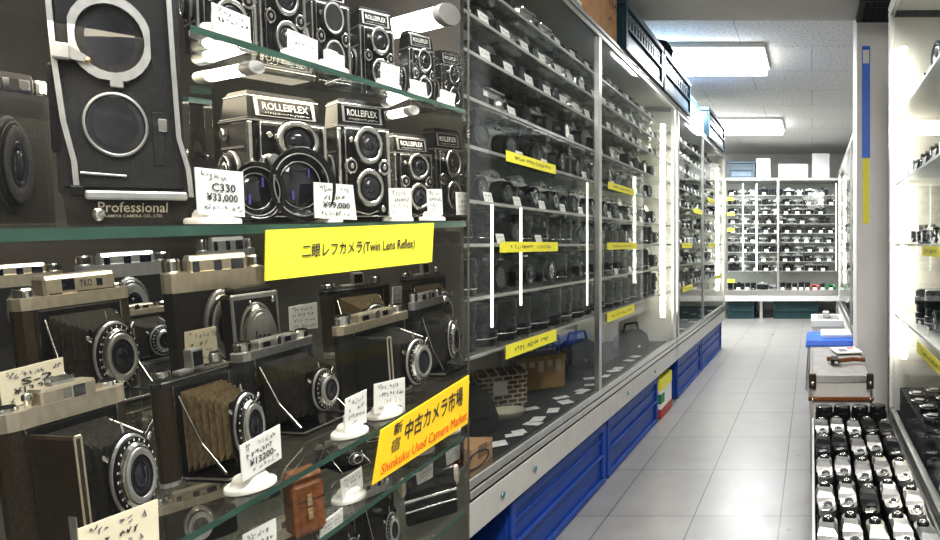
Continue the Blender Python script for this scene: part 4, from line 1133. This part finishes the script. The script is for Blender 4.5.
row(['lens_big', 'lens_big', 'lens_slim'], 1.46, 3.32, .115, XL, 1, .66, 'ninth ' + W1, .15, .085, (1.0, 1.06))
for zz, nm in ((.66, 'ninth'), (.80, 'eighth'), (.93, 'seventh'), (1.035, 'sixth'), (1.165, 'fifth'), (1.28, 'fourth')):
    row(['m_lens', 'm_slr_black', 'm_compact_black'], 1.56, 3.3, .14, XL, 1, zz, 'back row, ' + nm + ' ' + W1, 0, .20, (.93, 1.02), avoid=(2.12,))

W2 = 'shelf of the second aisle cabinet'
for n, z in zip(('ninth', 'eighth', 'seventh', 'sixth', 'fifth', 'fourth', 'third', 'second', 'top'), S1):
    row((['m_compact', 'm_compact_black'] if z in (1.48, 1.39, .93) else ['m_slr_silver', 'm_slr_black', 'm_compact', 'm_compact_black', 'm_lens']) if z > .7 else ['m_lens', 'm_slr_black'], 3.60, 5.29, .13, XL, 1, z, n + ' ' + W2, .8, .10, (.95, 1.04), 1.1)
# far cabinet behind the pillar
for n, z in zip(('fifth', 'fourth', 'third', 'second', 'top'), [.66, .86, 1.06, 1.26, 1.46]):
    row(['m_slr_silver', 'm_slr_black', 'm_lens', 'm_compact'], 3.9, 6.5, .2, .30, -1, z, n + ' shelf beyond the pillar', .6, .085, (.95, 1.05), 1.1)
row(['m_slr_silver', 'm_slr_black', 'm_compact'], 3.9, 6.5, .2, .30, -1, .285, 'deck beyond the pillar', .6, .085, (.95, 1.05), 1.1)

# end cabinet rows
def back_row(kinds, z, where, step=.118, tags=.8, x0=-1.06, x1=.345):
    cur, i = x0, 0
    while True:
        k = random.choice(kinds); d, c = DESC[k]; s = random.uniform(.98, 1.1)
        T = Matrix.Rotation(R(random.uniform(-10, 10)), 4, 'Z') @ Matrix.Diagonal((s, s, s, 1)); q = [T @ Vector(p) for p in K[k].pts]
        xa, xb, yf = min(p.x for p in q), max(p.x for p in q), min(p.y for p in q)
        x = cur - xa
        if x + xb > x1: break
        K[k].put(Matrix.Translation((x, YB + .068 + random.uniform(0, .01) - yf, z + .0012)) @ T, f'{d}, {ORD[i]} along the {where}', c, where)
        if random.random() < tags: K['tag'].put(Matrix.Translation((x, YB + .052, z + .0012)) @ Matrix.Diagonal((1.25, 1, 1.25, 1)), f'white price tag before the {ORD[i]} item on the {where}', 'price tag', where + ' tags')
        cur = x + xb + .004 + random.uniform(0, .012); i += 1
for n, z in zip(('ninth', 'eighth', 'seventh', 'sixth', 'fifth', 'fourth', 'third', 'second', 'top'), ZB):
    back_row(['m_slr_silver', 'm_slr_black', 'm_compact', 'm_compact_black'], z, n + ' shelf of the end cabinet', x1=.33)
back_row(['m_slr_silver', 'm_slr_black', 'm_compact', 'm_lens', 'm_compact_green', 'm_compact_red', 'm_lens'], .355, 'deck of the end cabinet', tags=.5)

# ================================================================ crates, boxes and things on the floor
def k_crate(w, d, h, m, light=None, name='storage_crate', grille=False):
    """folding plastic crate; front = -Y"""
    b = MB(); b.box(-w / 2, w / 2, -d / 2, d / 2, 0, h - .03, m, .004)
    f = MB()
    y = -d / 2
    for x0, x1, z0, z1 in ((-w / 2, w / 2, 0, .022), (-w / 2, -w / 2 + .025, .022, h - .03), (w / 2 - .025, w / 2, .022, h - .03), (-w / 2 + .025, w / 2 - .025, h * .44, h * .44 + .012)):
        f.box(x0, x1, y - .012, y, z0, z1, m, .002)
    f.box(-w / 2 + .025, w / 2 - .025, y - .006, y, h * .70, h * .74, m, .001)
    if light:
        f.box(-w / 2 + .05, w / 2 - .05, y - .004, y, h * .10, h * .36, light, .001)
    rim = MB(); rim.box(-w / 2 - .006, w / 2 + .006, -d / 2 - .014, d / 2 + .006, h - .03, h, m, .004)
    parts = [('crate_body', b), ('front_panel', f), ('rim', rim)]
    for sx in (-1, 1):
        hd = MB(); hd.box(sx * w / 2 - .004, sx * w / 2 + .004, -.05, .05, h * .55, h * .55 + .03, m, .003); parts.append(('handle', hd))
    if grille:
        g = MB(); g.box(-w * .42, w * .42, y - .003, y - .0005, h * .48, h * .80, m)
        for i in range(12):
            x = -w * .4 + w * .8 * i / 11; g.box(x - .005, x + .005, y - .006, y - .002, h * .5, h * .78, 'black')
        parts.append(('vent_slots', g))
    return Kind(name, parts)

def facing_aisle(kind, y0, y1, X, z, label, cat, depth):
    kind.put(Matrix.Translation((X - depth / 2, (y0 + y1) / 2, z)) @ Matrix.Rotation(PI / 2, 4, 'Z'), label, cat)

for y0, y1, lb in ((1.612, 2.345, 'blue plastic crate on the floor under the nearest aisle cabinet, the nearer one'), (2.375, 3.14, 'blue plastic crate on the floor under the nearest aisle cabinet, the farther one'),
                   (3.60, 4.36, 'blue plastic crate under the second aisle cabinet, the nearer one'), (4.39, 5.34, 'blue plastic crate at the far end under the second aisle cabinet')):
    facing_aisle(k_crate(y1 - y0, .32, .235, 'blue_plastic'), y0, y1, -.818, 0.001, lb, 'crate', .32)
b = MB(); b.box(-.10, .10, -.12, .12, 0, .21, 'white_card', .002); lid = MB(); lid.box(-.102, .102, -.122, .122, .15, .214, 'yellow', .002)
st = MB(); st.box(-.1012, .1012, -.1212, .1212, .002, .05, 'red_item'); st.box(-.1015, .1015, -.1214, -.05, .08, .13, 'green_item')
Kind('product_box', [('carton', b), ('lid', lid), ('printed_band', st)]).put(Matrix.Translation((-.90, 3.30, .001)), 'white carton with yellow lid and red band beside the blue crates', 'box')

# on top of the aisle cabinets
def carton(x0, x1, y0, y1, z0, z1, m, label, marks=False, name='cardboard_box', tape=True):
    r = empty(name, ((x0 + x1) / 2, (y0 + y1) / 2, z0)); w, d, h = (x1 - x0) / 2, (y1 - y0) / 2, z1 - z0
    b = MB(); b.box(-w, w, -d, d, 0, h, m, .002)
    if marks:
        rr = random.Random(4)
        Q = [(w, -d, h), (w, d, h), (w, d, 0), (w, -d, 0)]
        b.path([(w + .001, -d * .5 + .05 * math.cos(a), h * .55 + min(.08, h * .3) * math.sin(a)) for a in [i * PI / 8 for i in range(17)]], .0022, 'ink', 6)
        for t in (.15, .35, .55, .75): b.scribble(Q, .70, .9, t, .12, 'ink', (.001, 0, 0), rr, 1)
    b.obj('carton', r)
    if tape:
        t = MB(); t.box(-w - .0008, w + .0008, -.02, .02, h - .03, h + .0012, 'cardboard_dark'); t.obj('tape', r)
    fl = MB(); fl.box(-w, -.001, -d, d, h, h + .003, m); fl.box(.001, w, -d, d, h, h + .003, m); fl.obj('flap', r)
    return tag(r, label, 'box')
carton(-1.10, -.80, 2.13, 2.46, 1.741, 2.06, 'cardboard', 'brown cardboard box with black marker writing on top of the first cabinet', True)
m = MB(); m.box(-.12, .12, -.09, .09, 0, .03, 'white_card', .002); m.box(-.121, .121, -.091, .091, .012, .014, 'ink_soft')
Kind('paper_stack', [('papers', m)]).put(Matrix.Translation((-.92, 2.0, 1.741)), 'white stack of paper beside the brown cardboard box on the cabinet top', 'paper')
facing_aisle(k_crate(.62, .36, .215, 'teal_crate', 'crate_light', grille=True), 2.50, 3.12, -.785, 1.741, 'dark teal folding crate on the first cabinet, next to the cardboard box', 'crate', .36)
facing_aisle(k_crate(.68, .36, .215, 'teal_crate', 'crate_light', grille=True), 3.15, 3.83, -.785, 1.741, 'dark teal folding crate under the black bag, over the cabinet joint', 'crate', .36)
m = MB(); m.loft([[(-.10, -.07, 0), (.10, -.07, 0), (.10, .07, 0), (-.10, .07, 0)], [(-.11, -.08, .06), (.11, -.08, .06), (.11, .08, .06), (-.11, .08, .06)], [(-.06, -.05, .13), (.07, -.05, .12), (.07, .05, .12), (-.06, .05, .13)]], 'black_cloth')
h_ = MB(); h_.path([(.06, -.05, .12), (.11, -.06, .07), (.13, -.05, .012)], .008, 'alu')
Kind('camera_bag', [('bag', m), ('strap', h_)]).put(Matrix.Translation((-.90, 3.42, 1.957)) @ Matrix.Rotation(R(-60), 4, 'Z'), 'black slouched bag lying on top of the dark teal crates', 'bag')
carton(-1.08, -.80, 3.90, 4.44, 1.741, 1.87, 'styrofoam', 'white box with a purple band on the second cabinet', False, 'product_box')
m = MB(); m.box(-.10, .105, -.24, .24, 0, .045, 'blue_bright', .006); m2 = MB(); m2.box(-.09, .10, -.2, .1, .045, .07, 'crate_light', .004)
Kind('blue_case', [('case_body', m), ('lid', m2)]).put(Matrix.Translation((-.92, 4.17, 1.8745)), 'flat bright blue case on the white box above the second cabinet', 'case')
facing_aisle(k_crate(.80, .36, .225, 'teal_crate', 'crate_light'), 4.52, 5.32, -.785, 1.741, 'teal crate at the far end of the second cabinet top', 'crate', .36)
# end cabinet top and under it
for x0, x1, z0, h, m_, lb in ((-1.05, -.71, 1.751, .21, 'teal_crate', 'teal crate on top of the end cabinet'), (-1.05, -.72, .001, .205, 'dark_green', 'dark green bin under the end cabinet, beside the aisle crates'), (-.48, .08, .001, .205, 'dark_green', 'wide dark green bin under the middle of the end cabinet')):
    k_crate(x1 - x0, .3, h, m_, 'crate_light' if z0 > 1 else None).put(Matrix.Translation(((x0 + x1) / 2, YB + .19, z0)), lb, 'crate')
carton(-.70, -.52, YB + .06, YB + .36, 1.751, 2.0, 'styrofoam', 'white box beside the teal crate on the end cabinet', False, 'storage_box')
carton(-.42, -.05, YB + .06, YB + .36, 1.751, 1.93, 'wall_paint', 'low pale box in the middle of the end cabinet top', False, 'storage_box')
carton(.0, .22, YB + .06, YB + .36, 1.751, 2.06, 'styrofoam', 'tall white box at the pillar end of the end cabinet top', False, 'storage_box')

# first cabinet deck
DZ = .3655
carton(-1.02, -.822, 1.45, 1.545, DZ, .43, 'cardboard', 'small flat brown box on the cabinet deck nearest the showcase', True)
m = MB(); m.box(-.075, .075, -.06, .06, 0, .115, 'weave', .004); l2 = MB(); l2.box(-.077, .077, -.062, .062, .10, .122, 'weave', .004); c2 = MB(); c2.box(-.03, .012, -.0625, -.0615, .05, .095, 'white_card')
Kind('patterned_box', [('box', m), ('lid', l2), ('tag', c2)]).put(Matrix.Translation((-1.09, 2.10, DZ)) @ Matrix.Rotation(R(35), 4, 'Z'), 'brown and cream checked box on the first cabinet deck', 'box')
m = MB(); m.box(-.09, .09, -.05, .05, 0, .125, 'mustard_box', .003); l2 = MB(); l2.box(-.092, .092, -.052, .052, .1, .13, 'mustard_box', .003); c2 = MB()
for i in range(5): c2.box(-.075 + i * .032, -.055 + i * .032, -.0535, -.0515, .07 + (i % 2) * .02, .112, 'satin_warm', .002)
Kind('mustard_box', [('box', m), ('lid', l2), ('metal_corner', c2)]).put(Matrix.Translation((-1.08, 2.36, DZ)) @ Matrix.Rotation(R(40), 4, 'Z'), 'mustard brown box with pale metal corners on the first cabinet deck', 'box')
m = MB()
for i in range(7):
    x = -.07 + i * .0233; m.tube((x, -.04, 0), (x, -.04, .07), .0018, 'blue_bright', 6); m.tube((x, .04, 0), (x, .04, .07), .0018, 'blue_bright', 6)
for z in (0.002, .03, .06, .07):
    m.path([(-.07, -.04, z), (.07, -.04, z), (.07, .04, z), (-.07, .04, z), (-.07, -.04, z)], .0022, 'crate_light', 6)
Kind('wire_basket', [('wires', m)]).put(Matrix.Translation((-1.08, 2.36, DZ + .131)) @ Matrix.Rotation(R(40), 4, 'Z'), 'pale blue wire basket on the mustard box in the first cabinet', 'basket')
m = MB(); m.lathe([(.0001, .004), (.045, .004), (.058, .022), (.062, .024), (.060, .020), (.048, 0), (.0001, 0)], 'cream_plastic', (0, 0, 0), (0, 0, 1), 28, sx=1.0, sy=.8)
Kind('shallow_dish', [('dish', m)]).put(Matrix.Translation((-1.0, 1.96, DZ)), 'cream oval dish on the first cabinet deck before the checked box', 'dish')
def bag(x, y, z, s, rz, label):
    b = MB(); b.loft([[(-.09, -.05, 0), (.09, -.05, 0), (.09, .05, 0), (-.09, .05, 0)], [(-.1, -.06, .05), (.1, -.06, .05), (.1, .06, .05), (-.1, .06, .05)], [(-.08, -.05, .12), (.08, -.05, .12), (.08, .05, .12), (-.08, .05, .12)], [(-.05, -.03, .15), (.05, -.03, .15), (.05, .03, .15), (-.05, .03, .15)]], 'black_cloth')
    f = MB(); f.box(-.075, .075, -.066, -.055, .05, .115, 'leather', .008); f.box(-.01, .01, -.069, -.064, .05, .065, 'chrome', .001)
    h = MB(); h.path([(-.06, 0, .14), (-.045, 0, .19), (.045, 0, .19), (.06, 0, .14)], .006, 'black')
    Kind('camera_bag', [('bag', b), ('flap', f), ('strap', h)]).put(Matrix.Translation((x, y, z)) @ Matrix.Rotation(R(rz), 4, 'Z') @ Matrix.Diagonal((s, s, s, 1)), label, 'bag')
bag(-1.04, 1.74, DZ, 1.0, 60, 'black camera bag on the first cabinet deck behind the dish')
bag(-.92, 3.05, DZ, .85, 60, 'black camera bag standing upright at the far end of the first cabinet deck')
bag(-1.05, 2.68, DZ, .9, 60, 'black camera bag on the first cabinet deck past the mustard box')
rr = random.Random(21); n = 0
spots = [(543, 424), (531, 409), (561, 398), (566, 411), (583, 393), (520, 433), (548, 436), (594, 403), (616, 377), (623, 369), (607, 386), (641, 372), (600, 392), (575, 421), (528, 446), (590, 380), (633, 362), (648, 358)]
for i, (u, v) in enumerate(spots):
    Y = F * (H - DZ) / (v - V0); X = (u - U0) / F * Y
    if not (-1.12 < X < -.875): X = max(-1.12, min(-.875, X))
    s = MB(); w, d = rr.uniform(.014, .022), rr.uniform(.02, .030); s.box(-w, w, -d, d, 0, .0015, 'white_card'); s.scribble([(-w, d, .0015), (w, d, .0015), (w, -d, .0015), (-w, -d, .0015)], .15, .8, .4, .2, 'ink_soft', (0, 0, .0005), rr)
    Kind('paper_slip', [('slip', s)]).put(Matrix.Translation((X, Y, DZ + .0006 + .0004 * i)) @ Matrix.Rotation(rr.uniform(0, PI), 4, 'Z'), f'white paper slip lying on the first cabinet deck, {ORD[i]} counted from the near end' if 0 else 'white paper slip lying flat on the black cloth of the first cabinet deck', 'paper slip', 'paper slips on the first cabinet deck')
for i in range(14):
    s = MB(); s.box(-.02, .02, -.026, .026, 0, .0015, 'white_card')
    Kind('paper_slip', [('slip', s)]).put(Matrix.Translation((-.86 - .09 * (i % 3), 3.62 + i * .12, DZ + .0006)) @ Matrix.Rotation(rr.uniform(0, PI), 4, 'Z'), 'white paper slip lying flat on the black cloth of the second cabinet deck', 'paper slip', 'paper slips on the second cabinet deck')

# yellow shelf strips
def strip(y0, y1, z, X, hgt, label, seed, side=1):
    xx = X + side * .0022
    Q = [Vector((xx, y0, z)), Vector((xx, y1, z)), Vector((xx, y1, z - hgt)), Vector((xx, y0, z - hgt))]
    if side < 0: Q = [Q[1], Q[0], Q[3], Q[2]]
    base = (Q[2] + Q[3]) / 2; L = [q - base for q in Q]
    b = MB(); b.loft([[q - Vector((side * .001, 0, 0)) for q in L], L], 'yellow'); b.scribble(L, .15, .85, .5, .4, 'ink', (side * .0006, 0, 0), random.Random(seed), .95)
    o = b.obj('shelf_strip'); o.location = base; tag(o, label, 'sign')
strip(1.545, 1.845, 1.172, XL, .028, 'yellow strip sign on the fifth shelf edge of the first cabinet, near pane', 1)
strip(1.515, 1.86, .936, XL, .028, 'yellow strip sign on the eye level shelf of the first cabinet, near pane', 2)
strip(1.545, 1.85, .668, XL, .036, 'yellow strip sign on the lowest shelf of the first cabinet, near pane', 3)
strip(2.32, 2.66, 1.172, XL, .028, 'yellow strip sign on the fifth shelf edge of the first cabinet, far pane', 4)
strip(2.31, 2.70, .936, XL, .028, 'yellow strip sign on the eye level shelf of the first cabinet, far pane', 5)
strip(2.31, 2.66, .664, XL, .036, 'yellow strip sign on the lowest shelf of the first cabinet, far pane', 6)
for i, (y, z, w_) in enumerate(((3.66, .665, 'lowest'), (3.64, .936, 'eye level'), (4.0, 1.17, 'fifth'), (4.55, 1.285, 'fourth'), (4.6, .936, 'eye level far'), (4.9, .668, 'lowest far'))):
    strip(y, y + .30, z, XL, .03, f'yellow strip sign on the {w_} shelf of the second cabinet', 10 + i)
for i, (u, v) in enumerate(((730, 199), (731, 214), (731, 230), (731, 281))):
    p = P(u, v, YB - .004); b = MB(); b.loft([[(-.045, .001, -.02), (.045, .001, -.02), (.045, .001, .02), (-.045, .001, .02)], [(-.045, 0, -.02), (.045, 0, -.02), (.045, 0, .02), (-.045, 0, .02)]], 'yellow'); b.scribble([(-.045, 0, .02), (.045, 0, .02), (.045, 0, -.02), (-.045, 0, -.02)], .2, .8, .5, .4, 'ink', (0, -.0006, 0), random.Random(i))
    o = b.obj('shelf_strip'); o.location = p; tag(o, f'small yellow strip on the end cabinet pane, {ORD[i]} from the top', 'sign')

# round teal locks on the first cabinet's rail
for i, (u, v) in enumerate(((503, 478), (535, 456), (628, 388), (655, 369))):
    p = PX(u, v, XL + .004); b = MB(); b.lathe([(.008, 0), (.008, .003), (.006, .004), (.0001, .004)], 'teal_dot', (0, 0, 0), (1, 0, 0), 18); b.ring((.003, 0, 0), (1, 0, 0), .0075, .009, .001, 'alu', 18)
    o = b.obj('round_sticker'); o.location = (XL + .003, p.y, .292); tag(o, f'teal round sticker on the white cabinet rail, {ORD[i]} from the near end', 'sticker')

# ================================================================ tray of cameras and things by the pillar
TZ = .215
TX0, TX1, TY0, TY1 = .0, .292, 1.00, 2.36
r = empty('display_tray', ((TX0 + TX1) / 2, (TY0 + TY1) / 2, 0)); w, d = (TX1 - TX0) / 2, (TY1 - TY0) / 2
m = MB(); m.box(-w, w, -d, d, .0, TZ - .012, 'alu_white', .003); m.obj('tray_base', r)
m = MB(); m.box(-w + .008, w - .008, -d + .008, d - .008, TZ - .012, TZ, 'black_cloth'); m.obj('tray_lining', r)
m = MB()
for a, b_, c, e in ((-w, -w + .008, -d, d), (w - .008, w, -d, d), (-w + .008, w - .008, -d, -d + .008), (-w + .008, w - .008, d - .008, d)): m.box(a, b_, c, e, TZ - .012, TZ + .03, 'frame_white', .001)
m.obj('tray_rim', r)
tag(r, 'low white rimmed tray crowded with used cameras beside the near glass cabinet', 'display tray')
K['t_s'] = k_slr(False, False, accent='tray_silver', name='reflex_camera'); K['t_b'] = k_slr(True, False, name='reflex_camera'); K['t_g'] = k_slr(False, False, accent='satin', name='reflex_camera')
K['t_l'] = k_lens(.098, .0325, 'chrome')
rr = random.Random(33)
rowsY = [1.12, 1.315, 1.51, 1.705, 1.90, 2.09]
names = ['nearest', 'second', 'third', 'fourth', 'fifth', 'farthest']
colw = ['first', 'second', 'third', 'fourth', 'last']
style = [['s', 'b', 'b', 's', 's'], ['s', 's', 's', 'g', 's'], ['s', 's', 'b', 's', 'g'], ['s', 's', 's', 's', 'g'], ['b', 'b', 's', 's', 'b'], ['s', 's', 's', 'b', 'b']]
for i, y in enumerate(rowsY):
    for j in range(5):
        x = .036 + j * .0545; kx = 't_' + style[i][j]
        sc = 1.28
        d_ = {'s': 'silver topped reflex body', 'b': 'black reflex body', 'g': 'bright silver reflex body'}[style[i][j]]
        K[kx].put(Matrix.Translation((x + rr.uniform(-.001, .001), y + (0, .022, -.012, .016, -.02)[j] + rr.uniform(-.006, .006), TZ + .001)) @ Matrix.Rotation(R(rr.uniform(-2.6, 2.6) - 90), 4, 'Z') @ Matrix.Diagonal((sc, 1.22, 1.05, 1)),
                  f'{d_}, {colw[j]} from the aisle, {names[i]} row of the tray', 'camera', 'camera bodies on the tray')
for j in range(4):
    K['t_l'].put(Matrix.Translation((.046 + .068 * j, 2.268 + .01 * (j % 2), TZ + .001)) @ Matrix.Rotation(.3 * j, 4, 'Z'), f'black lens standing at the far end of the tray, {ORD[j]} from the aisle', 'lens', 'lenses at the far end of the tray')

# aluminium case
r = empty('aluminium_case', (.118, 2.745, 0)); r.scale = (.9, 1, 1.145)
def cb(nm, *boxes):
    m = MB()
    for b_ in boxes: m.box(*b_)
    return m.obj(nm, r)
cb('case_body', (-.135, .135, -.33, .33, .001, .345, 'alu_white', .003))
cb('edge_trim', (-.14, .14, -.335, -.325, .325, .352, 'alu', .002), (-.14, -.13, -.325, .33, .335, .352, 'alu', .002), (.13, .14, -.325, .33, .335, .352, 'alu', .002), (-.14, .14, .325, .335, .325, .352, 'alu', .002), (-.14, -.128, -.336, -.326, .004, .325, 'alu', .002), (.128, .14, -.336, -.326, .004, .325, 'alu', .002))
m = MB(); m.box(-.145, .145, -.341, -.331,   .262, .276, 'tan_leather', .002); m.box(-.147, -.137, -.341, .33, .262, .276, 'tan_leather', .002); m.obj('leather_band', r)
for x in (-.128, .128):
    m = MB(); m.box(x - .016, x + .016, -.345, -.32, .305, .356, 'leather_warm', .003); m.lathe([(.008, 0), (.006, .004), (.001, .005)], 'chrome', (x, -.345, .325), FR, 12); m.obj('corner_guard', r); m = MB(); m.lathe([(.006, 0), (.004, .004), (.001, .005)], 'chrome', (x, -.342, .269), FR, 12); m.obj('band_rivet', r)
cb('top_board', (-.128, .128, -.323, .323, .345, .350, 'case_top', .001))
tag(r, 'battered aluminium flight case with brown leather band beyond the camera tray', 'case')
m = MB(); m.path([(0, 0, .014), (.10, .06, .012), (.16, .04, .012)], .012, 'tan_leather', 8); g = MB(); g.box(-.03, .015, -.03, .08, .004, .026, 'plum_black', .004); g.lathe([(.02, 0), (.02, .02)], 'tan_leather', (-.03, .05, .006), (0, 0, 1), 14); g.box(-.01, .01, -.04, -.02, .004, .02, 'chrome', .002)
Kind('leather_strap', [('strap', m), ('buckle_end', g)]).put(Matrix.Translation((.105, 2.62, .4085)) @ Matrix.Diagonal((.8, .8, .8, 1)), 'brown leather strap with dark buckle lying on the aluminium case', 'strap')
m = MB(); m.box(-.08, .08, -.10, .10, 0, .006, 'white_card', .001); m.box(-.05, .0, -.06, .02, .006, .0065, 'ink_soft'); m.box(.02, .06, .03, .07, .006, .0065, 'red_ink')
Kind('magazine', [('magazine', m)]).put(Matrix.Translation((.165, 2.93, .4085)) @ Matrix.Rotation(R(12), 4, 'Z') @ Matrix.Diagonal((.8, .8, 1, 1)), 'white magazine on the aluminium case by the pillar', 'magazine')
# blue stool, papers, white box
r = empty('step_stool', (.12, 4.02, 0)); m = MB(); m.loft([[(-.155, -.2, .27), (.155, -.2, .27), (.155, .2, .27), (-.155, .2, .27)], [(-.16, -.205, .285), (.16, -.205, .285), (.16, .205, .285), (-.16, .205, .285)], [(-.15, -.195, .315), (.15, -.195, .315), (.15, .195, .315), (-.15, .195, .315)]], 'blue_bright'); m.obj('seat', r)
for sx in (-1, 1):
    for sy in (-1, 1):
        m = MB(); m.tube((sx * .155, sy * .2, .001), (sx * .135, sy * .17, .275), .009, 'alu', 10); m.obj('leg', r)
tag(r, 'bright blue step stool with thin legs behind the aluminium case', 'stool')
m = MB(); m.box(-.10, .10, -.13, .13, 0, .02, 'white_card', .001); m.box(-.09, .09, -.12, .12, .02, .024, 'cream_card', .001)
Kind('paper_stack', [('papers', m)]).put(Matrix.Translation((.16, 4.05, .316)), 'stack of white papers lying on the blue step stool', 'paper')
r = empty('storage_box', (.115, 4.75, 0)); m = MB(); m.box(-.115, .115, -.2, .2, .001, .33, 'styrofoam', .004); m.obj('box_body', r); m = MB(); m.box(-.122, .122, -.207, .207, .30, .352, 'styrofoam', .004); m.box(-.075, .095, -.16, .12, .352, .356, 'grey_back'); m.box(-.03, .02, -.09, .02, .356, .40, 'alu_white', .004); m.obj('lid', r)
m = MB(); m.box(-.05, .05, -.215, -.2, .22, .245, 'crate_light', .003); m.obj('handle', r)
tag(r, 'white storage box standing beyond the blue step stool', 'box')
# signs on the pillar
m = MB(); m.box(-.021, .021, -.003, 0, -.29, .29, 'blue_bright', .001); m.box(-.016, .016, -.0034, -.003, .20, .27, 'white_card'); p = P(866, 102, 3.118)
o = m.obj('wall_sign'); o.location = p; tag(o, 'tall narrow blue sign fixed high on the white pillar', 'sign')
m = MB(); m.box(-.016, .016, -.002, 0, -.17, .17, 'yellow', .0005); m.scribble([(-.016, -.0021, .115), (.016, -.0021, .115), (.016, -.0021, -.115), (-.016, -.0021, -.115)], .15, .85, .3, .15, 'ink', (0, -.0005, 0), random.Random(2)); p = P(866, 191, 3.118)
o = m.obj('wall_poster'); o.location = p; tag(o, 'narrow yellow poster on the white pillar under the blue sign', 'poster')

# ================================================================ near cabinet contents
XR = .30
W3 = 'shelf of the tray cabinet'
row(['m_compact', 'm_compact_black', 'm_slr_silver'], 1.45, 2.22, .07, XR, -1, .93, 'eye level ' + W3, .6, .07, (.66, .74), .7)
row(['slr_b', 'slr_b', 'lens_big'], 1.40, 2.12, .15, XR, -1, .66, 'lowest ' + W3, .5, .09, (1.05, 1.15), 1.0)
row(['slr_s', 'm_slr_silver'], 1.45, 2.22, .15, XR, -1, 1.16, 'third ' + W3, .9, .09, (.95, 1.05), 1.2)
row(['range_plain', 'slr_s'], 1.42, 2.2, .18, XR, -1, 1.41, 'top ' + W3, .6, .07, (1.45, 1.6), 1.3)
row(['m_lens', 'm_lens_grey', 'm_compact_black'], 1.20, 1.64, .09, XR, -1, .2855, 'tray cabinet deck', .9, .07, (.95, 1.05), 1.0)
row(['m_slr_black', 'm_lens', 'm_lens'], 1.20, 1.64, .11, XR, -1, .2855, 'back row, tray cabinet deck', .9, .19, (.95, 1.05), 1.0, taggap=.14)
strip(1.30, 1.70, .655, XR, .032, 'yellow strip sign on the lowest shelf of the near glass cabinet', 31, -1)
strip(1.40, 1.62, .925, XR, .026, 'yellow strip sign on the eye level shelf of the near glass cabinet', 32, -1)
m = MB(); m.box(.325, .72, 1.72, 2.22, .2855, .40, 'black_cloth', .003); o = m.obj('display_step'); tag(o, 'black cloth covered step on the deck of the near glass cabinet', 'display stand')
n = 0
for yy, rn in ((1.77, 'nearest'), (1.875, 'second'), (1.98, 'third'), (2.085, 'farthest')):
    for xx in (.36, .43, .50, .57):
        b = MB(); t = rr.choice((.016, .024, .032)); b.lathe([(.027, 0), (.027, t - .003), (.025, t), (.0001, t)], 'black_gloss', seg=24); b.ring((0, 0, t - .004), (0, 0, 1), .0255, .0275, .003, 'satin', 24)
        c_ = MB(); c_.box(-.013, .015, -.012, .012, t + .0004, t + .0016, 'white_card')
        Kind('lens_filter', [('filter_case', b), ('tag', c_)]).put(Matrix.Translation((xx + rr.uniform(-.006, .006), yy + rr.uniform(-.008, .008), .4005)) @ Matrix.Rotation(rr.uniform(-.4, .4), 4, 'Z'), f'round black filter case, {ORD[n % 4]} from the pane, {rn} row on the step', 'lens filter', 'filter cases on the black step'); n += 1

# ================================================================ light
def area(loc, rot, sx, sy, e, c=(1, 1, 1), name='area_lamp'):
    l = bpy.data.lights.new(name, 'AREA'); l.shape = 'RECTANGLE'; l.size = sx; l.size_y = sy; l.energy = e; l.color = c
    o = bpy.data.objects.new(name, l); o.location = loc; o.rotation_euler = rot; col.objects.link(o); return o
area((.14, .45, 2.115), (0, 0, 0), 0.24, 1.4, 42, (1, .98, .95))  # added light of the unseen near fixture, brightens the showcase cards
area((-.9, 4.03, 2.115), (0, 0, 0), 1.1, .4, 78, (.97, .98, 1))
area((-.9, 6.3, 2.115), (0, 0, 0), 1.1, .5, 88, (.97, .98, 1))
area((.3, -.9, 2.1), (R(45), 0, R(32)), 1.2, .6, 24, (1, .96, .9))            # added fill from behind the camera for the showcase front
area((-.85, .62, 1.74), (0, 0, 0), .7, .6, 11, (.97, .98, 1))                 # added light inside the showcase top, no fixture there
area((-.60, .55, 1.085), (0, 0, 0), .2, .5, 1.5, (1, .88, .66))  # added warm light for the lower shelf, no lamp modelled
w = bpy.data.worlds.new('world'); scn.world = w; w.use_nodes = True
w.node_tree.nodes['Background'].inputs[0].default_value = (.9, .94, 1, 1); w.node_tree.nodes['Background'].inputs[1].default_value = .42
scn.view_settings.view_transform = 'Standard'
scn.view_settings.look = 'None'
scn.view_settings.exposure = 0.15
scn.view_settings.gamma = 0.86
scn.cycles.transparent_max_bounces = 40
scn.cycles.max_bounces = 8
scn.cycles.diffuse_bounces = 3
scn.cycles.glossy_bounces = 4
scn.cycles.caustics_reflective = False
scn.cycles.caustics_refractive = False
scn.cycles.sample_clamp_indirect = 6
scn.cycles.use_denoising = True
